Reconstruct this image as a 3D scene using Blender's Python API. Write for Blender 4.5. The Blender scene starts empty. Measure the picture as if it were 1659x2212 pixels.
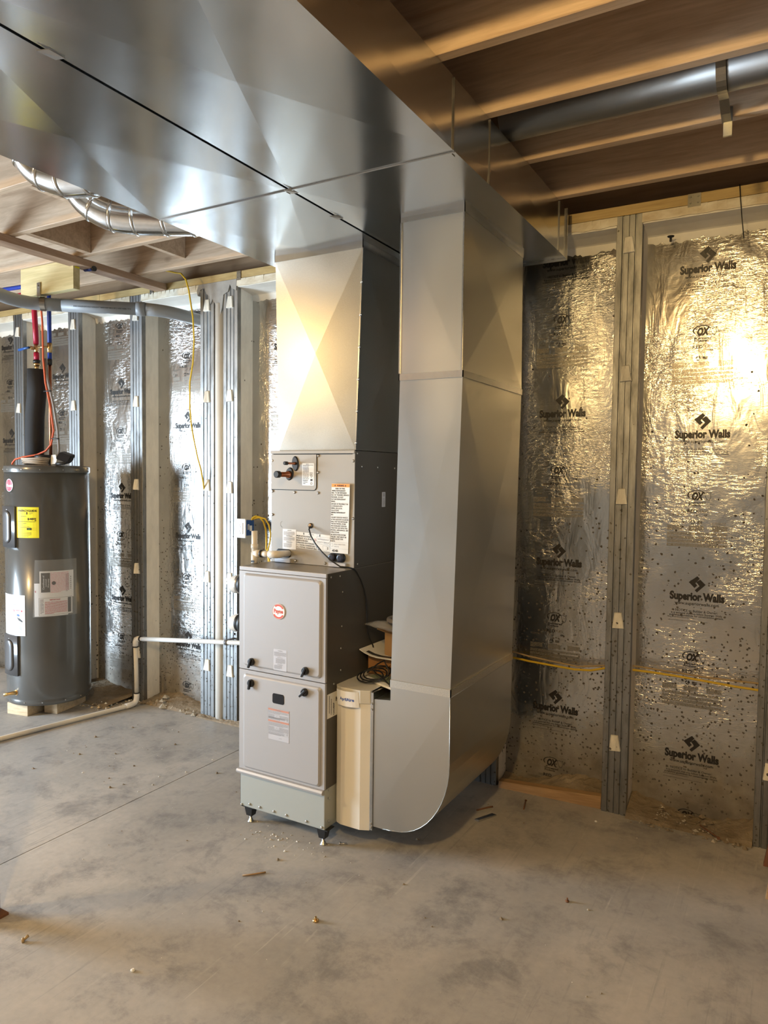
import bpy, bmesh, math, random
from mathutils import Vector, Matrix
random.seed(7)
S = bpy.context.scene
COL = S.collection

# ---------------------------------------------------------------- camera
YAW, PITCH, ROLL, FPX, EYE = 0.5197, -0.0500, 0.0118, 1561.08, 1.4951
cam = bpy.data.cameras.new('camera')
cam.sensor_fit = 'HORIZONTAL'; cam.sensor_width = 36.0; cam.lens = 36.0 * FPX / 1659.0
cam.clip_start = 0.02; cam.clip_end = 60
co = bpy.data.objects.new('camera', cam); COL.objects.link(co)
_f = Vector((-math.sin(YAW) * math.cos(PITCH), math.cos(YAW) * math.cos(PITCH), math.sin(PITCH)))
_r = Vector((math.cos(YAW), math.sin(YAW), 0)); _u = _r.cross(_f)
_r2 = _r * math.cos(ROLL) + _u * math.sin(ROLL); _u2 = _u * math.cos(ROLL) - _r * math.sin(ROLL)
M = Matrix((_r2, _u2, -_f)).transposed().to_4x4(); M.translation = (0, 0, EYE)
co.matrix_world = M
S.camera = co

# ---------------------------------------------------------------- light
w = bpy.data.worlds.new('world'); S.world = w; w.use_nodes = True
w.node_tree.nodes['Background'].inputs[0].default_value = (0.62, 0.78, 1.0, 1)
w.node_tree.nodes['Background'].inputs[1].default_value = 0.6
S.view_settings.view_transform = 'Standard'; S.view_settings.look = 'None'
S.view_settings.gamma = 1.0; S.view_settings.use_curve_mapping = False
S.view_settings.exposure = 0.52
S.cycles.use_denoising = True
S.cycles.use_adaptive_sampling = True; S.cycles.adaptive_threshold = 0.05
S.cycles.max_bounces = 6; S.cycles.diffuse_bounces = 3; S.cycles.glossy_bounces = 4; S.cycles.transparent_max_bounces = 6
S.cycles.sample_clamp_indirect = 6.0; S.cycles.caustics_reflective = True
S.cycles.blur_glossy = 0.3

def point(name, loc, watts, col, r):
    l = bpy.data.lights.new(name, 'POINT'); l.energy = watts; l.color = col; l.shadow_soft_size = r
    o = bpy.data.objects.new(name, l); o.location = loc; COL.objects.link(o); return o
WARM = (1.0, 0.69, 0.29)
point('bulb', (-0.50, -0.15, 2.50), 92, WARM, 0.08)
point('bulb', (-4.20, -0.45, 2.50), 98, WARM, 0.08)
def area(name, loc, sx, sy, watts, col, rot):
    l = bpy.data.lights.new(name, 'AREA'); l.shape = 'RECTANGLE'; l.size = sx; l.size_y = sy; l.energy = watts; l.color = col
    o = bpy.data.objects.new(name, l); o.location = loc; o.rotation_euler = rot; COL.objects.link(o); return o
# daylight standing in the glass door of the left wall
area('door_daylight', (-6.07, 0.24, 1.02), 1.85, 1.42, 275, (0.66, 0.83, 1.0), (0, -math.pi / 2, 0))

# ---------------------------------------------------------------- helpers
WL = {}
class MB:
    def __init__(s): s.v = []; s.f = []; s.m = []; s.s = []
    def add(s, vs, fs, m=0, sm=False):
        o = len(s.v); s.v += [tuple(p) for p in vs]
        for f in fs: s.f.append([i + o for i in f]); s.m.append(m); s.s.append(sm)
        return s
    def box(s, x0, x1, y0, y1, z0, z1, m=0):
        return s.hexa([(x0,y0,z0),(x1,y0,z0),(x1,y1,z0),(x0,y1,z0),(x0,y0,z1),(x1,y0,z1),(x1,y1,z1),(x0,y1,z1)], m)
    def hexa(s, p, m=0):
        return s.add(p, [(0,3,2,1),(4,5,6,7),(0,1,5,4),(1,2,6,5),(2,3,7,6),(3,0,4,7)], m)
    def prism(s, poly, fn, a, b, m=0, sm=False):
        n = len(poly); vs = [fn(u, v, a) for u, v in poly] + [fn(u, v, b) for u, v in poly]
        s.add(vs, [tuple(range(n))[::-1], tuple(range(n, 2*n))], m)
        o = len(s.v) - 2*n
        for i in range(n):
            j = (i+1) % n; s.f.append([o+i, o+j, o+n+j, o+n+i]); s.m.append(m); s.s.append(sm)
        return s
    def loft(s, rings, m=0, sm=False, cap=True):
        n = len(rings[0]); o = len(s.v)
        for r in rings: s.v += [tuple(p) for p in r]
        for k in range(len(rings)-1):
            for i in range(n):
                j = (i+1) % n; s.f.append([o+k*n+i, o+k*n+j, o+(k+1)*n+j, o+(k+1)*n+i]); s.m.append(m); s.s.append(sm)
        if cap:
            s.f.append([o+i for i in range(n)][::-1]); s.m.append(m); s.s.append(False)
            e = o+(len(rings)-1)*n
            s.f.append([e+i for i in range(n)]); s.m.append(m); s.s.append(False)
        return s
    def tube(s, pts, r, n=10, m=0, cap=True):
        pts = [Vector(p) for p in pts]; rings = []; up = None
        for i, p in enumerate(pts):
            t = (pts[min(i+1, len(pts)-1)] - pts[max(i-1, 0)]).normalized()
            if up is None: up = Vector((0,0,1)) if abs(t.z) < .9 else Vector((1,0,0))
            a = t.cross(up)
            if a.length < 1e-4: a = t.orthogonal()
            a.normalize(); b = a.cross(t).normalized(); up = b
            rr = r[i] if isinstance(r, (list, tuple)) else r
            rings.append([p + (a*math.cos(2*math.pi*k/n) + b*math.sin(2*math.pi*k/n))*rr for k in range(n)])
        return s.loft(rings, m, True, cap)
    def lathe(s, prof, c, ax='z', n=24, m=0, sm=True):
        rings = []
        for r, h in prof:
            ring = []
            for k in range(n):
                a = 2*math.pi*k/n; x, y = r*math.cos(a), r*math.sin(a)
                if ax == 'z': q = (c[0]+x, c[1]+y, c[2]+h)
                elif ax == 'y': q = (c[0]+x, c[1]+h, c[2]-y)
                else: q = (c[0]+h, c[1]+x, c[2]+y)
                ring.append(q)
            rings.append(ring)
        return s.loft(rings, m, sm, True)
    def quad(s, a, b, c, d, m=0): return s.add([a,b,c,d], [(0,1,2,3)], m)
    def brk(s, a, b, c, d, h, m=0):           # sheet-metal panel with a cross break: diagonals creased to a low centre
        a, b, c, d = map(Vector, (a,b,c,d)); n = (c-a).cross(d-b).normalized(); e = (a+b+c+d)/4 + n*h
        return s.add([a,b,c,d,e], [(0,1,4),(1,2,4),(2,3,4),(3,0,4)], m)
    def mesh(s, name, mats, off=(0,0,0), bevel=0, seg=2):
        me = bpy.data.meshes.new(name)
        me.from_pydata([(p[0]-off[0], p[1]-off[1], p[2]-off[2]) for p in s.v], [], s.f)
        for mt in (mats if isinstance(mats, (list, tuple)) else [mats]): me.materials.append(mt)
        me.polygons.foreach_set('material_index', s.m); me.polygons.foreach_set('use_smooth', s.s)
        if bevel:
            bm = bmesh.new(); bm.from_mesh(me); bmesh.ops.remove_doubles(bm, verts=bm.verts, dist=1e-6)
            es = [e for e in bm.edges if len(e.link_faces) == 2 and e.calc_face_angle(0) > .6]
            bmesh.ops.bevel(bm, geom=es, offset=bevel, segments=seg, profile=.6, affect='EDGES', clamp_overlap=True)
            bm.to_mesh(me); bm.free()
        me.validate(); me.update()
        return me
    def build(s, name, mats, parent=None, bevel=0, seg=2):
        off = WL.get(parent.name, (0,0,0)) if parent else (0,0,0)
        return link(name, s.mesh(name, mats, off, bevel, seg), parent, off)
def link(name, me, parent=None, off=None, loc=None, rot=None):
    o = bpy.data.objects.new(name, me); COL.objects.link(o)
    if parent:
        o.parent = parent; WL[o.name] = WL[parent.name]
        if loc is not None: o.location = Vector(loc) - Vector(WL[parent.name])
    else:
        WL[o.name] = (0,0,0)
        if loc is not None: o.location = loc; WL[o.name] = tuple(loc)
    if rot is not None: o.rotation_euler = rot
    return o
def tag(o, label, cat=None, group=None, kind=None):
    o['label'] = label
    if cat: o['category'] = cat
    if group: o['group'] = group
    if kind: o['kind'] = kind
    return o
def thing(name, label, cat, loc, group=None):
    o = bpy.data.objects.new(name, None); COL.objects.link(o); o.location = loc; o.empty_display_size = .1
    WL[o.name] = tuple(loc); return tag(o, label, cat, group)
def struct(o, label=None):
    o['kind'] = 'structure'
    if label: o['label'] = label
    return o
def rrect(x0, x1, y0, y1, r, n=5):
    out = []
    for cx, cy, a0 in ((x1-r, y1-r, 0), (x0+r, y1-r, 90), (x0+r, y0+r, 180), (x1-r, y0+r, 270)):
        for k in range(n+1):
            a = math.radians(a0 + 90*k/n); out.append((cx+r*math.cos(a), cy+r*math.sin(a)))
    return out
def XZ(y): return lambda u, v, d: (u, y-d, v)                       # faces -Y, d towards the room
def inset(poly, k):
    cx = sum(p[0] for p in poly)/len(poly); cy = sum(p[1] for p in poly)/len(poly)
    sx = max(abs(p[0]-cx) for p in poly); sy = max(abs(p[1]-cy) for p in poly)
    return [(cx+(p[0]-cx)*(1-k/sx), cy+(p[1]-cy)*(1-k/sy)) for p in poly]
def raised(mb, poly, mp, d0, d1, ch, m=0):                          # embossed plate with soft chamfered edge
    a = inset(poly, ch*.45); b = inset(poly, ch)
    mb.loft([[mp(u,v,d0) for u,v in poly], [mp(u,v,d0+(d1-d0)*.6) for u,v in a], [mp(u,v,d1) for u,v in b]], m, False, True)
    return mb

# text: the built-in font, flattened to mesh
_tc = {}
def tgeo(st, bold=0.0, shear=0.0, space=1.0):
    k = (st, bold, shear, space)
    if k in _tc: return _tc[k]
    cu = bpy.data.curves.new('t', 'FONT'); cu.body = st; cu.offset = bold; cu.shear = shear; cu.space_character = space
    cu.resolution_u = 3; cu.size = 1
    o = bpy.data.objects.new('t', cu); COL.objects.link(o)
    dg = bpy.context.evaluated_depsgraph_get(); ev = o.evaluated_get(dg); me = ev.to_mesh()
    vs = [(v.co.x, v.co.y) for v in me.vertices]; fs = [tuple(p.vertices) for p in me.polygons]
    ev.to_mesh_clear(); bpy.data.objects.remove(o); bpy.data.curves.remove(cu)
    x0 = min([v[0] for v in vs] or [0]); x1 = max([v[0] for v in vs] or [1])
    _tc[k] = (vs, fs, x0, x1); return _tc[k]
class Lab:                                                          # flat print on a surface given by mp(u, v, d)
    def __init__(s, mp): s.mp = mp; s.b = MB()
    def plate(s, u0, v0, u1, v1, t=.0008, m=0, n=1, r=0):
        if n == 1 and r:
            s.b.prism(rrect(u0,u1,v0,v1,r,3), s.mp, 0, t, m); return s
        for k in range(n):
            a = u0+(u1-u0)*k/n; c = u0+(u1-u0)*(k+1)/n
            P = [s.mp(a,v0,0), s.mp(c,v0,0), s.mp(c,v0,t), s.mp(a,v0,t), s.mp(a,v1,0), s.mp(c,v1,0), s.mp(c,v1,t), s.mp(a,v1,t)]
            s.b.hexa([P[3],P[2],P[1],P[0],P[7],P[6],P[5],P[4]], m)
        return s
    def rect(s, u0, v0, u1, v1, m=1, d=.0011, n=1):
        for k in range(n):
            a = u0+(u1-u0)*k/n; c = u0+(u1-u0)*(k+1)/n
            s.b.quad(s.mp(a,v0,d), s.mp(c,v0,d), s.mp(c,v1,d), s.mp(a,v1,d), m)
        return s
    def poly(s, pts, m=1, d=.0011): s.b.add([s.mp(u,v,d) for u,v in pts], [tuple(range(len(pts)))], m); return s
    def text(s, st, u, v, size, m=1, w=None, bold=.0, shear=0, d=.0013, al='l', vert=False, space=1.0):
        vs, fs, x0, x1 = tgeo(st, bold, shear, space); kx = size if w is None else w/(x1-x0)
        off = -x0*kx - (0 if al == 'l' else (x1-x0)*kx*(.5 if al == 'c' else 1))
        if vert: P = [s.mp(u - y*size, v + x*kx + off, d) for x, y in vs]
        else: P = [s.mp(u + x*kx + off, v + y*size, d) for x, y in vs]
        s.b.add(P, fs, m); return s
    def bars(s, u0, u1, v, n, pitch, h, m=1, seed=1, d=.0011, fill=.8):     # lines of print too small to read
        rg = random.Random(seed)
        for k in range(n):
            x = u0; end = u0+(u1-u0)*(1 if k < n-1 else rg.uniform(.4,.9))
            while x < end:
                l = min(rg.uniform(2.5,7)*h, end-x)
                if l > h*.5: s.rect(x, v-k*pitch-h, x+l, v-k*pitch, m, d)
                x += l + h*rg.uniform(.35,.7)/max(fill,.1)*.8
        return s
    def arc(s, cu, cv, r0, r1, a0, a1, m=1, d=.0012, n=10, kx=1):
        for k in range(n):
            a = math.radians(a0+(a1-a0)*k/n); b = math.radians(a0+(a1-a0)*(k+1)/n)
            s.b.quad(*[s.mp(cu+kx*r*math.cos(t), cv+r*math.sin(t), d) for r, t in ((r0,a),(r1,a),(r1,b),(r0,b))], m)
        return s

# ---------------------------------------------------------------- materials
def new(name):
    m = bpy.data.materials.new(name); m.use_nodes = True; nt = m.node_tree
    return m, nt, nt.nodes['Principled BSDF']
def N(nt, t, **k):
    n = nt.nodes.new(t)
    for a, b in k.items():
        if a in n.inputs: n.inputs[a].default_value = b
        else: setattr(n, a, b)
    return n
def L(nt, a, b): nt.links.new(a, b)
def coords(nt, scale=(1,1,1), rnd=False):
    t = N(nt, 'ShaderNodeTexCoord'); mp = N(nt, 'ShaderNodeMapping'); mp.inputs['Scale'].default_value = scale
    if rnd:
        oi = N(nt, 'ShaderNodeObjectInfo'); mu = N(nt, 'ShaderNodeVectorMath', operation='SCALE'); mu.inputs[0].default_value = (13.1, 7.7, 5.3)
        L(nt, oi.outputs['Random'], mu.inputs['Scale']); ad = N(nt, 'ShaderNodeVectorMath', operation='ADD')
        L(nt, t.outputs['Object'], ad.inputs[0]); L(nt, mu.outputs[0], ad.inputs[1]); L(nt, ad.outputs[0], mp.inputs['Vector'])
    else: L(nt, t.outputs['Object'], mp.inputs['Vector'])
    return mp.outputs[0]
def noise(nt, vec, scale, detail=3, rough=.55, dist=0):
    n = N(nt, 'ShaderNodeTexNoise'); n.inputs['Scale'].default_value = scale; n.inputs['Detail'].default_value = detail
    n.inputs['Roughness'].default_value = rough; n.inputs['Distortion'].default_value = dist; L(nt, vec, n.inputs['Vector']); return n.outputs['Fac']
def ramp(nt, fac, stops):
    r = N(nt, 'ShaderNodeValToRGB'); e = r.color_ramp.elements
    while len(e) < len(stops): e.new(.5)
    for i, (p, c) in enumerate(stops):
        e[i].position = p; e[i].color = (*c, 1) if len(c) == 3 else c
    L(nt, fac, r.inputs[0]); return r.outputs[0]
def mapr(nt, v, a, b, c, d, clamp=True):
    n = N(nt, 'ShaderNodeMapRange'); n.clamp = clamp
    for i, x in zip((1,2,3,4), (a,b,c,d)): n.inputs[i].default_value = x
    L(nt, v, n.inputs[0]); return n.outputs[0]
def math_(nt, op, a, b=None):
    n = N(nt, 'ShaderNodeMath', operation=op)
    for i, x in enumerate((a, b)):
        if x is None: continue
        if isinstance(x, (int, float)): n.inputs[i].default_value = x
        else: L(nt, x, n.inputs[i])
    return n.outputs[0]
def mixc(nt, f, a, b, mode='MIX'):
    n = N(nt, 'ShaderNodeMix', data_type='RGBA', blend_type=mode)
    for i, x in ((0,f),(6,a),(7,b)):
        if isinstance(x, (int, float)): n.inputs[i].default_value = x
        elif isinstance(x, tuple): n.inputs[i].default_value = (*x, 1)
        else: L(nt, x, n.inputs[i])
    return n.outputs[2]
def bump(nt, h, strength, dist, nrm=None):
    b = N(nt, 'ShaderNodeBump'); b.inputs['Strength'].default_value = strength; b.inputs['Distance'].default_value = dist
    L(nt, h, b.inputs['Height'])
    if nrm is not None: L(nt, nrm, b.inputs['Normal'])
    return b.outputs[0]
def mat(name, col, rough=.5, metal=0, col2=None, vs=8, st=(1,1,1), bs=0, bstr=.2, bd=.002, coat=0, rnd=False, spec=.5, alpha=1, trans=0):
    m, nt, p = new(name)
    p.inputs['Base Color'].default_value = (*col, 1); p.inputs['Roughness'].default_value = rough; p.inputs['Metallic'].default_value = metal
    p.inputs['Coat Weight'].default_value = coat; p.inputs['Coat Roughness'].default_value = .12; p.inputs['Specular IOR Level'].default_value = spec
    p.inputs['Alpha'].default_value = alpha; p.inputs['Transmission Weight'].default_value = trans
    if col2 or bs:
        v = coords(nt, st, rnd)
        if col2: L(nt, ramp(nt, noise(nt, v, vs, 4), [(.3, col), (.72, col2)]), p.inputs['Base Color'])
        if bs: L(nt, bump(nt, noise(nt, v, bs, 3), bstr, bd), p.inputs['Normal'])
    return m
def speck(nt, v, z, scale, dens):           # splashed mud dots: dens = list of (z, share of cells that carry a dot)
    wn = N(nt, 'ShaderNodeTexNoise'); wn.inputs['Scale'].default_value = 90; L(nt, v, wn.inputs['Vector'])
    wa = N(nt, 'ShaderNodeVectorMath', operation='MULTIPLY_ADD'); L(nt, wn.outputs['Color'], wa.inputs[0]); wa.inputs[1].default_value = (.008,.008,.008); L(nt, v, wa.inputs[2]); v = wa.outputs[0]
    vo = N(nt, 'ShaderNodeTexVoronoi'); vo.inputs['Scale'].default_value = scale; L(nt, v, vo.inputs['Vector'])
    sp = N(nt, 'ShaderNodeSeparateColor'); L(nt, vo.outputs['Color'], sp.inputs[0])
    c = N(nt, 'ShaderNodeFloatCurve'); cu = c.mapping.curves[0]
    while len(cu.points) < len(dens): cu.points.new(.5, .5)
    for i, (a, b) in enumerate(dens): cu.points[i].location = (a/2.7, b); cu.points[i].handle_type = 'VECTOR'
    c.mapping.update(); L(nt, math_(nt, 'DIVIDE', z, 2.7), c.inputs['Value'])
    has = math_(nt, 'LESS_THAN', sp.outputs[0], c.outputs[0])
    rad = math_(nt, 'MULTIPLY', math_(nt, 'POWER', sp.outputs[1], 3), .30)
    rad = math_(nt, 'ADD', rad, .09)
    near = math_(nt, 'LESS_THAN', vo.outputs['Distance'], rad)
    return math_(nt, 'MULTIPLY', has, near)
def sepz(nt):
    t = N(nt, 'ShaderNodeNewGeometry'); s = N(nt, 'ShaderNodeSeparateXYZ'); L(nt, t.outputs['Position'], s.inputs[0]); return s.outputs, t.outputs['Position']
MUD = [(0, .6), (.35, .92), (.62, .90), (.95, .50), (1.45, .10), (2.0, .015), (2.7, 0)]

def galv(name, base=(.60,.61,.62), r0=.22, r1=.38, spang=70, sb=.05, amp=.05, wav=.10):
    m, nt, p = new(name); v = coords(nt, (1,1,1))
    a = noise(nt, v, spang, 2); b = noise(nt, v, 3.0, 4)
    L(nt, ramp(nt, a, [(.3, tuple(c*(1-amp) for c in base)), (.7, tuple(min(1,c*(1+amp)) for c in base))]), p.inputs['Base Color'])
    p.inputs['Metallic'].default_value = 1
    L(nt, mapr(nt, b, .3, .7, r0, r1), p.inputs['Roughness'])
    n1 = bump(nt, noise(nt, v, 2.2, 2), wav, .012); L(nt, bump(nt, a, sb, .001, n1), p.inputs['Normal'])
    return m
GALV = galv('galvanised_sheet', (.66,.67,.67), .15, .24, 260, .01, .01)
GALV3 = galv('galvanised_sheet_dull', (.62,.62,.595), .285, .33, 40, .0, .0, .04)
GALV2 = galv('galvanised_sheet_spangled', (.40,.39,.355), .29, .36, 300, .06, .05)
GALVD = galv('galvanised_cleat', (.60,.61,.62), .2, .26)
ROUND = galv('galvanised_pipe', (.74,.75,.75), .12, .2, 60, .02)

def foilmat():
    m, nt, p = new('printed_foil_facing'); (xyz, pos) = sepz(nt); z = xyz[2]
    mp = N(nt, 'ShaderNodeMapping'); mp.inputs['Scale'].default_value = (.6, 1, 1.7); L(nt, pos, mp.inputs['Vector'])
    mv = N(nt, 'ShaderNodeMapping'); mv.inputs['Scale'].default_value = (1.5, 1, .55); mv.inputs['Rotation'].default_value = (0, .35, 0); L(nt, pos, mv.inputs['Vector'])
    fine = noise(nt, mp.outputs[0], 46, 3, .6, .9); soft = noise(nt, mv.outputs[0], 8, 3, .5, .8); big = noise(nt, pos, 2.6, 3)
    fine = math_(nt, 'ABSOLUTE', math_(nt, 'SUBTRACT', fine, .5)); n = bump(nt, soft, .20, .02); amt = mapr(nt, big, .42, .62, .05, .60)
    b = N(nt, 'ShaderNodeBump'); b.inputs['Distance'].default_value = .007; L(nt, amt, b.inputs['Strength']); L(nt, fine, b.inputs['Height']); L(nt, n, b.inputs['Normal'])
    L(nt, b.outputs[0], p.inputs['Normal'])
    dots = speck(nt, pos, z, 72, MUD)
    edge = math_(nt, 'ADD', z, math_(nt, 'MULTIPLY', math_(nt, 'SUBTRACT', noise(nt, pos, 5, 5, .65), .5), .5))
    mud = mapr(nt, edge, .10, .42, .85, 0); 
    cr = ramp(nt, noise(nt, pos, 14, 4), [(.35, (.15,.12,.085)), (.7, (.30,.26,.20))])
    foil = ramp(nt, big, [(.3, (.49,.48,.46)), (.7, (.58,.57,.55))])
    c = mixc(nt, mud, foil, cr); c = mixc(nt, dots, c, (.10,.085,.07))
    L(nt, c, p.inputs['Base Color'])
    dirt = math_(nt, 'MAXIMUM', dots, math_(nt, 'MULTIPLY', mud, .8))
    L(nt, mapr(nt, dirt, 0, 1, 1, 0), p.inputs['Metallic'])
    L(nt, mapr(nt, dirt, 0, 1, .20, .75), p.inputs['Roughness'])
    return m
FOIL = foilmat()
def studmat(name, base, metal, rough, dens, lo=.62):
    m, nt, p = new(name); (xyz, pos) = sepz(nt)
    v = N(nt, 'ShaderNodeMapping'); v.inputs['Scale'].default_value = (1.4,1,.35); L(nt, pos, v.inputs['Vector'])
    a = noise(nt, v.outputs[0], 22, 5, .65)
    c = ramp(nt, a, [(.3, tuple(x*lo for x in base)), (.62, base)])
    dots = speck(nt, pos, xyz[2], 48, dens); c = mixc(nt, dots, c, (.09,.08,.065)); L(nt, c, p.inputs['Base Color'])
    L(nt, mapr(nt, dots, 0, 1, metal, 0), p.inputs['Metallic']); L(nt, mapr(nt, a, .3, .7, rough+.12, rough-.06), p.inputs['Roughness'])
    L(nt, bump(nt, a, .12, .003), p.inputs['Normal'])
    return m
STUD = studmat('stud_facing_steel', (.34,.34,.335), 1, .42, MUD)
CORE = studmat('insulated_stud_side', (.84,.775,.66), 0, .75, [(0,.5),(.4,.45),(1.0,.25),(1.6,.10),(2.1,.03),(2.4,.01),(2.7,0)], .86)
FOAM = mat('white_foam', (.76,.72,.64), .8, 0, (.86,.83,.76), 6, bs=35, bstr=.3)
FOAMTOP = mat('weathered_white_foam', (.60,.50,.34), .85, 0, (.86,.80,.66), 11, (1,1,2.2), bs=40, bstr=.4)
PLUG = studmat('cream_plug', (.93,.88,.76), 0, .55, [(0,.9),(.45,.85),(.9,.3),(1.5,.05),(2.2,.0),(2.5,0),(2.7,0)])
INK = mat('print_ink', (.018,.014,.010), .42)
INK2 = mat('print_ink_faint', (.30,.275,.235), .35, .55)
INK3 = mat('print_ink_grey', (.12,.105,.085), .4, .2)
CRACK = mat('black_gap', (.01,.01,.01), .9)

def concrete():
    m, nt, p = new('concrete_floor'); v = coords(nt)
    a = noise(nt, v, .9, 6, .62, .4); b = noise(nt, v, 4.6, 12, .76, .2); c = noise(nt, v, 38, 4, .6)
    base = ramp(nt, a, [(.30, (.29,.28,.265)), (.48, (.385,.365,.34)), (.66, (.50,.465,.425))])
    st = ramp(nt, b, [(.36, (.60,.61,.64)), (.50, (1,1,1)), (.75, (1.1,1.08,1.04))])
    col = mixc(nt, .85, base, st, 'MULTIPLY')
    mp = N(nt, 'ShaderNodeMapping'); mp.inputs['Scale'].default_value = (3,.45,1); mp.inputs['Rotation'].default_value = (0,0,.9); L(nt, v, mp.inputs['Vector'])
    s = noise(nt, mp.outputs[0], 9, 6, .72, .5)
    col = mixc(nt, mapr(nt, s, .62, .74, 0, .45), col, (.25,.24,.235))
    for rz, sc_, dx in ((.35,(55,1.6,1),0),(-.95,(46,1.3,1),7),(1.35,(60,2.0,1),3)):
        q = N(nt, 'ShaderNodeMapping'); q.inputs['Scale'].default_value = sc_; q.inputs['Rotation'].default_value = (0,0,rz); q.inputs['Location'].default_value = (dx,dx,0); L(nt, v, q.inputs['Vector'])
        k = math_(nt, 'MULTIPLY', mapr(nt, noise(nt, q.outputs[0], 1.0, 3, .6, .3), .60, .68, 0, 1), mapr(nt, noise(nt, v, 2.3+dx*.3, 4, .6, .5), .50, .62, 0, .55))
        col = mixc(nt, k, col, (.27,.26,.25) if rz > -.5 else (.56,.53,.48))
    col = mixc(nt, .35, col, ramp(nt, c, [(.3,(.8,.8,.8)),(.7,(1.15,1.14,1.12))]), 'MULTIPLY')
    L(nt, col, p.inputs['Base Color']); L(nt, mapr(nt, b, .35, .7, .52, .72), p.inputs['Roughness'])
    n = bump(nt, c, .12, .003); L(nt, bump(nt, b, .1, .01, n), p.inputs['Normal'])
    return m
FLOOR = concrete()
def wood(name, c0, c1, c2, along='x', sc=1.0, knots=True):
    m, nt, p = new(name)
    st = {'x': (.25,3,3), 'y': (3,.25,3), 'z': (3,3,.25)}[along]; v = coords(nt, st, True)
    g = noise(nt, v, 5*sc, 5, .62, 1.6); h = noise(nt, v, 28*sc, 3, .6, .5)
    col = ramp(nt, g, [(.28, c0), (.5, c1), (.72, c2)])
    col = mixc(nt, .4, col, ramp(nt, h, [(.35,(.72,.68,.62)),(.65,(1.08,1.06,1.04))]), 'MULTIPLY')
    if knots:
        k = coords(nt, {'x': (.55,1,1), 'y': (1,.55,1), 'z': (1,1,.55)}[along], True); vo = N(nt, 'ShaderNodeTexVoronoi'); vo.inputs['Scale'].default_value = 3.1; L(nt, k, vo.inputs['Vector'])
        col = mixc(nt, mapr(nt, vo.outputs['Distance'], .03, .085, .8, 0), col, (.13,.065,.03))
    L(nt, col, p.inputs['Base Color']); p.inputs['Roughness'].default_value = .62
    L(nt, bump(nt, h, .12, .002), p.inputs['Normal'])
    return m
JOIST = wood('spruce_joist', (.45,.31,.20), (.60,.445,.305), (.70,.54,.39))
STRIP = wood('aged_spruce', (.30,.18,.11), (.41,.27,.18), (.49,.34,.23), 'y')
SUB = wood('subfloor_sheet', (.30,.19,.10), (.38,.25,.14), (.45,.30,.18), 'x', .6, False)
SILL = wood('treated_sill', (.36,.24,.08), (.50,.36,.15), (.58,.44,.20), 'x', 1, False)
PTW = wood('treated_block', (.44,.37,.17), (.60,.52,.28), (.68,.60,.36), 'x', .8)
OFFCUT = wood('pale_offcut', (.52,.38,.22), (.68,.53,.34), (.74,.60,.42), 'x', 1, False)
OLDW = wood('muddy_plank', (.26,.14,.06), (.42,.26,.12), (.52,.35,.18), 'x', 1)
REDW = mat('red_brown_board', (.16,.06,.03), .6, 0, (.22,.09,.05), 14)

DOORP = mat('furnace_door_paint', (.43,.415,.412), .42, .2)
CASE_SHADE = mat('shaded_case_paint', (.080,.072,.061), .38, .0)  # case paint darkened so the colour carries the shade on the sides
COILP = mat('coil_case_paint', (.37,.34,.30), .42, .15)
PANP = mat('base_pan_paint', (.43,.45,.42), .42, .25)
HEAT = mat('heater_enamel', (.105,.105,.10), .26, .15, coat=.5)
HEATD = mat('heater_cover_enamel', (.10,.10,.105), .3, .1, coat=.4)
BLACK = mat('black_rubber', (.012,.012,.013), .45)
BLACKG = mat('black_plastic', (.010,.010,.011), .30)
FOAMB = mat('black_pipe_insulation', (.020,.020,.021), .8, bs=90, bstr=.3)
WHITE = mat('white_pvc', (.80,.77,.72), .28, coat=.2)
CREAMP = mat('cream_pvc', (.78,.71,.60), .32)
PVCB = mat('stained_pvc', (.74,.68,.58), .4, 0, (.80,.76,.68), 9)
GREYP = mat('grey_conduit_pvc', (.30,.31,.32), .42)
PAPER = mat('paper_label', (.84,.82,.77), .55)
PAPERW = mat('white_label', (.88,.88,.88), .4)
SILVERL = mat('silver_label', (.56,.55,.57), .4, .2)
YEL = mat('yellow_label', (.93,.80,.02), .5)
RED = mat('red_print', (.55,.03,.06), .45)
RED2 = mat('red_brand_print', (.70,.09,.05), .4)
PINK = mat('pink_print', (.80,.36,.42), .5)
ORANGE = mat('orange_print', (.90,.32,.04), .5)
RUSTP = mat('rust_print', (.55,.25,.17), .5)
BLUEI = mat('blue_print', (.02,.10,.45), .45)
GREYI = mat('grey_print', (.32,.31,.32), .5)
DARKP = mat('dark_print', (.045,.042,.04), .5)
CREAM = mat('cream_paint', (.80,.76,.675), .38)
CREAM2 = mat('cream_paint_cap', (.66,.63,.56), .42)
COPPER = mat('copper', (.55,.20,.10), .3, 1)
BRASS = mat('brass', (.70,.48,.22), .3, 1)
STEEL = mat('bright_steel', (.58,.58,.58), .34, 1)
PEXR = mat('red_pex', (.42,.01,.045), .35)
PEXB = mat('blue_pex', (.01,.04,.30), .35)
ORC = mat('orange_cable_sheath', (.72,.13,.05), .45)
GRC = mat('grey_cable_sheath', (.26,.235,.22), .5)
YEC = mat('yellow_cable_sheath', (.72,.47,.02), .42)
TANC = mat('tan_cable_sheath', (.42,.30,.15), .6)
TANC2 = mat('beige_cable_sheath', (.50,.41,.32), .55)
BLUEB = mat('blue_box_plastic', (.012,.08,.30), .4)
CARD = mat('cardboard', (.46,.27,.12), .75, 0, (.52,.32,.15), 12)
CARDD = mat('cardboard_brown', (.33,.15,.05), .75, 0, (.38,.19,.07), 12)
FILM = mat('clear_plastic_film', (.78,.75,.72), .18, 0, bs=16, bstr=.6, bd=.01, alpha=.42)
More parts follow.
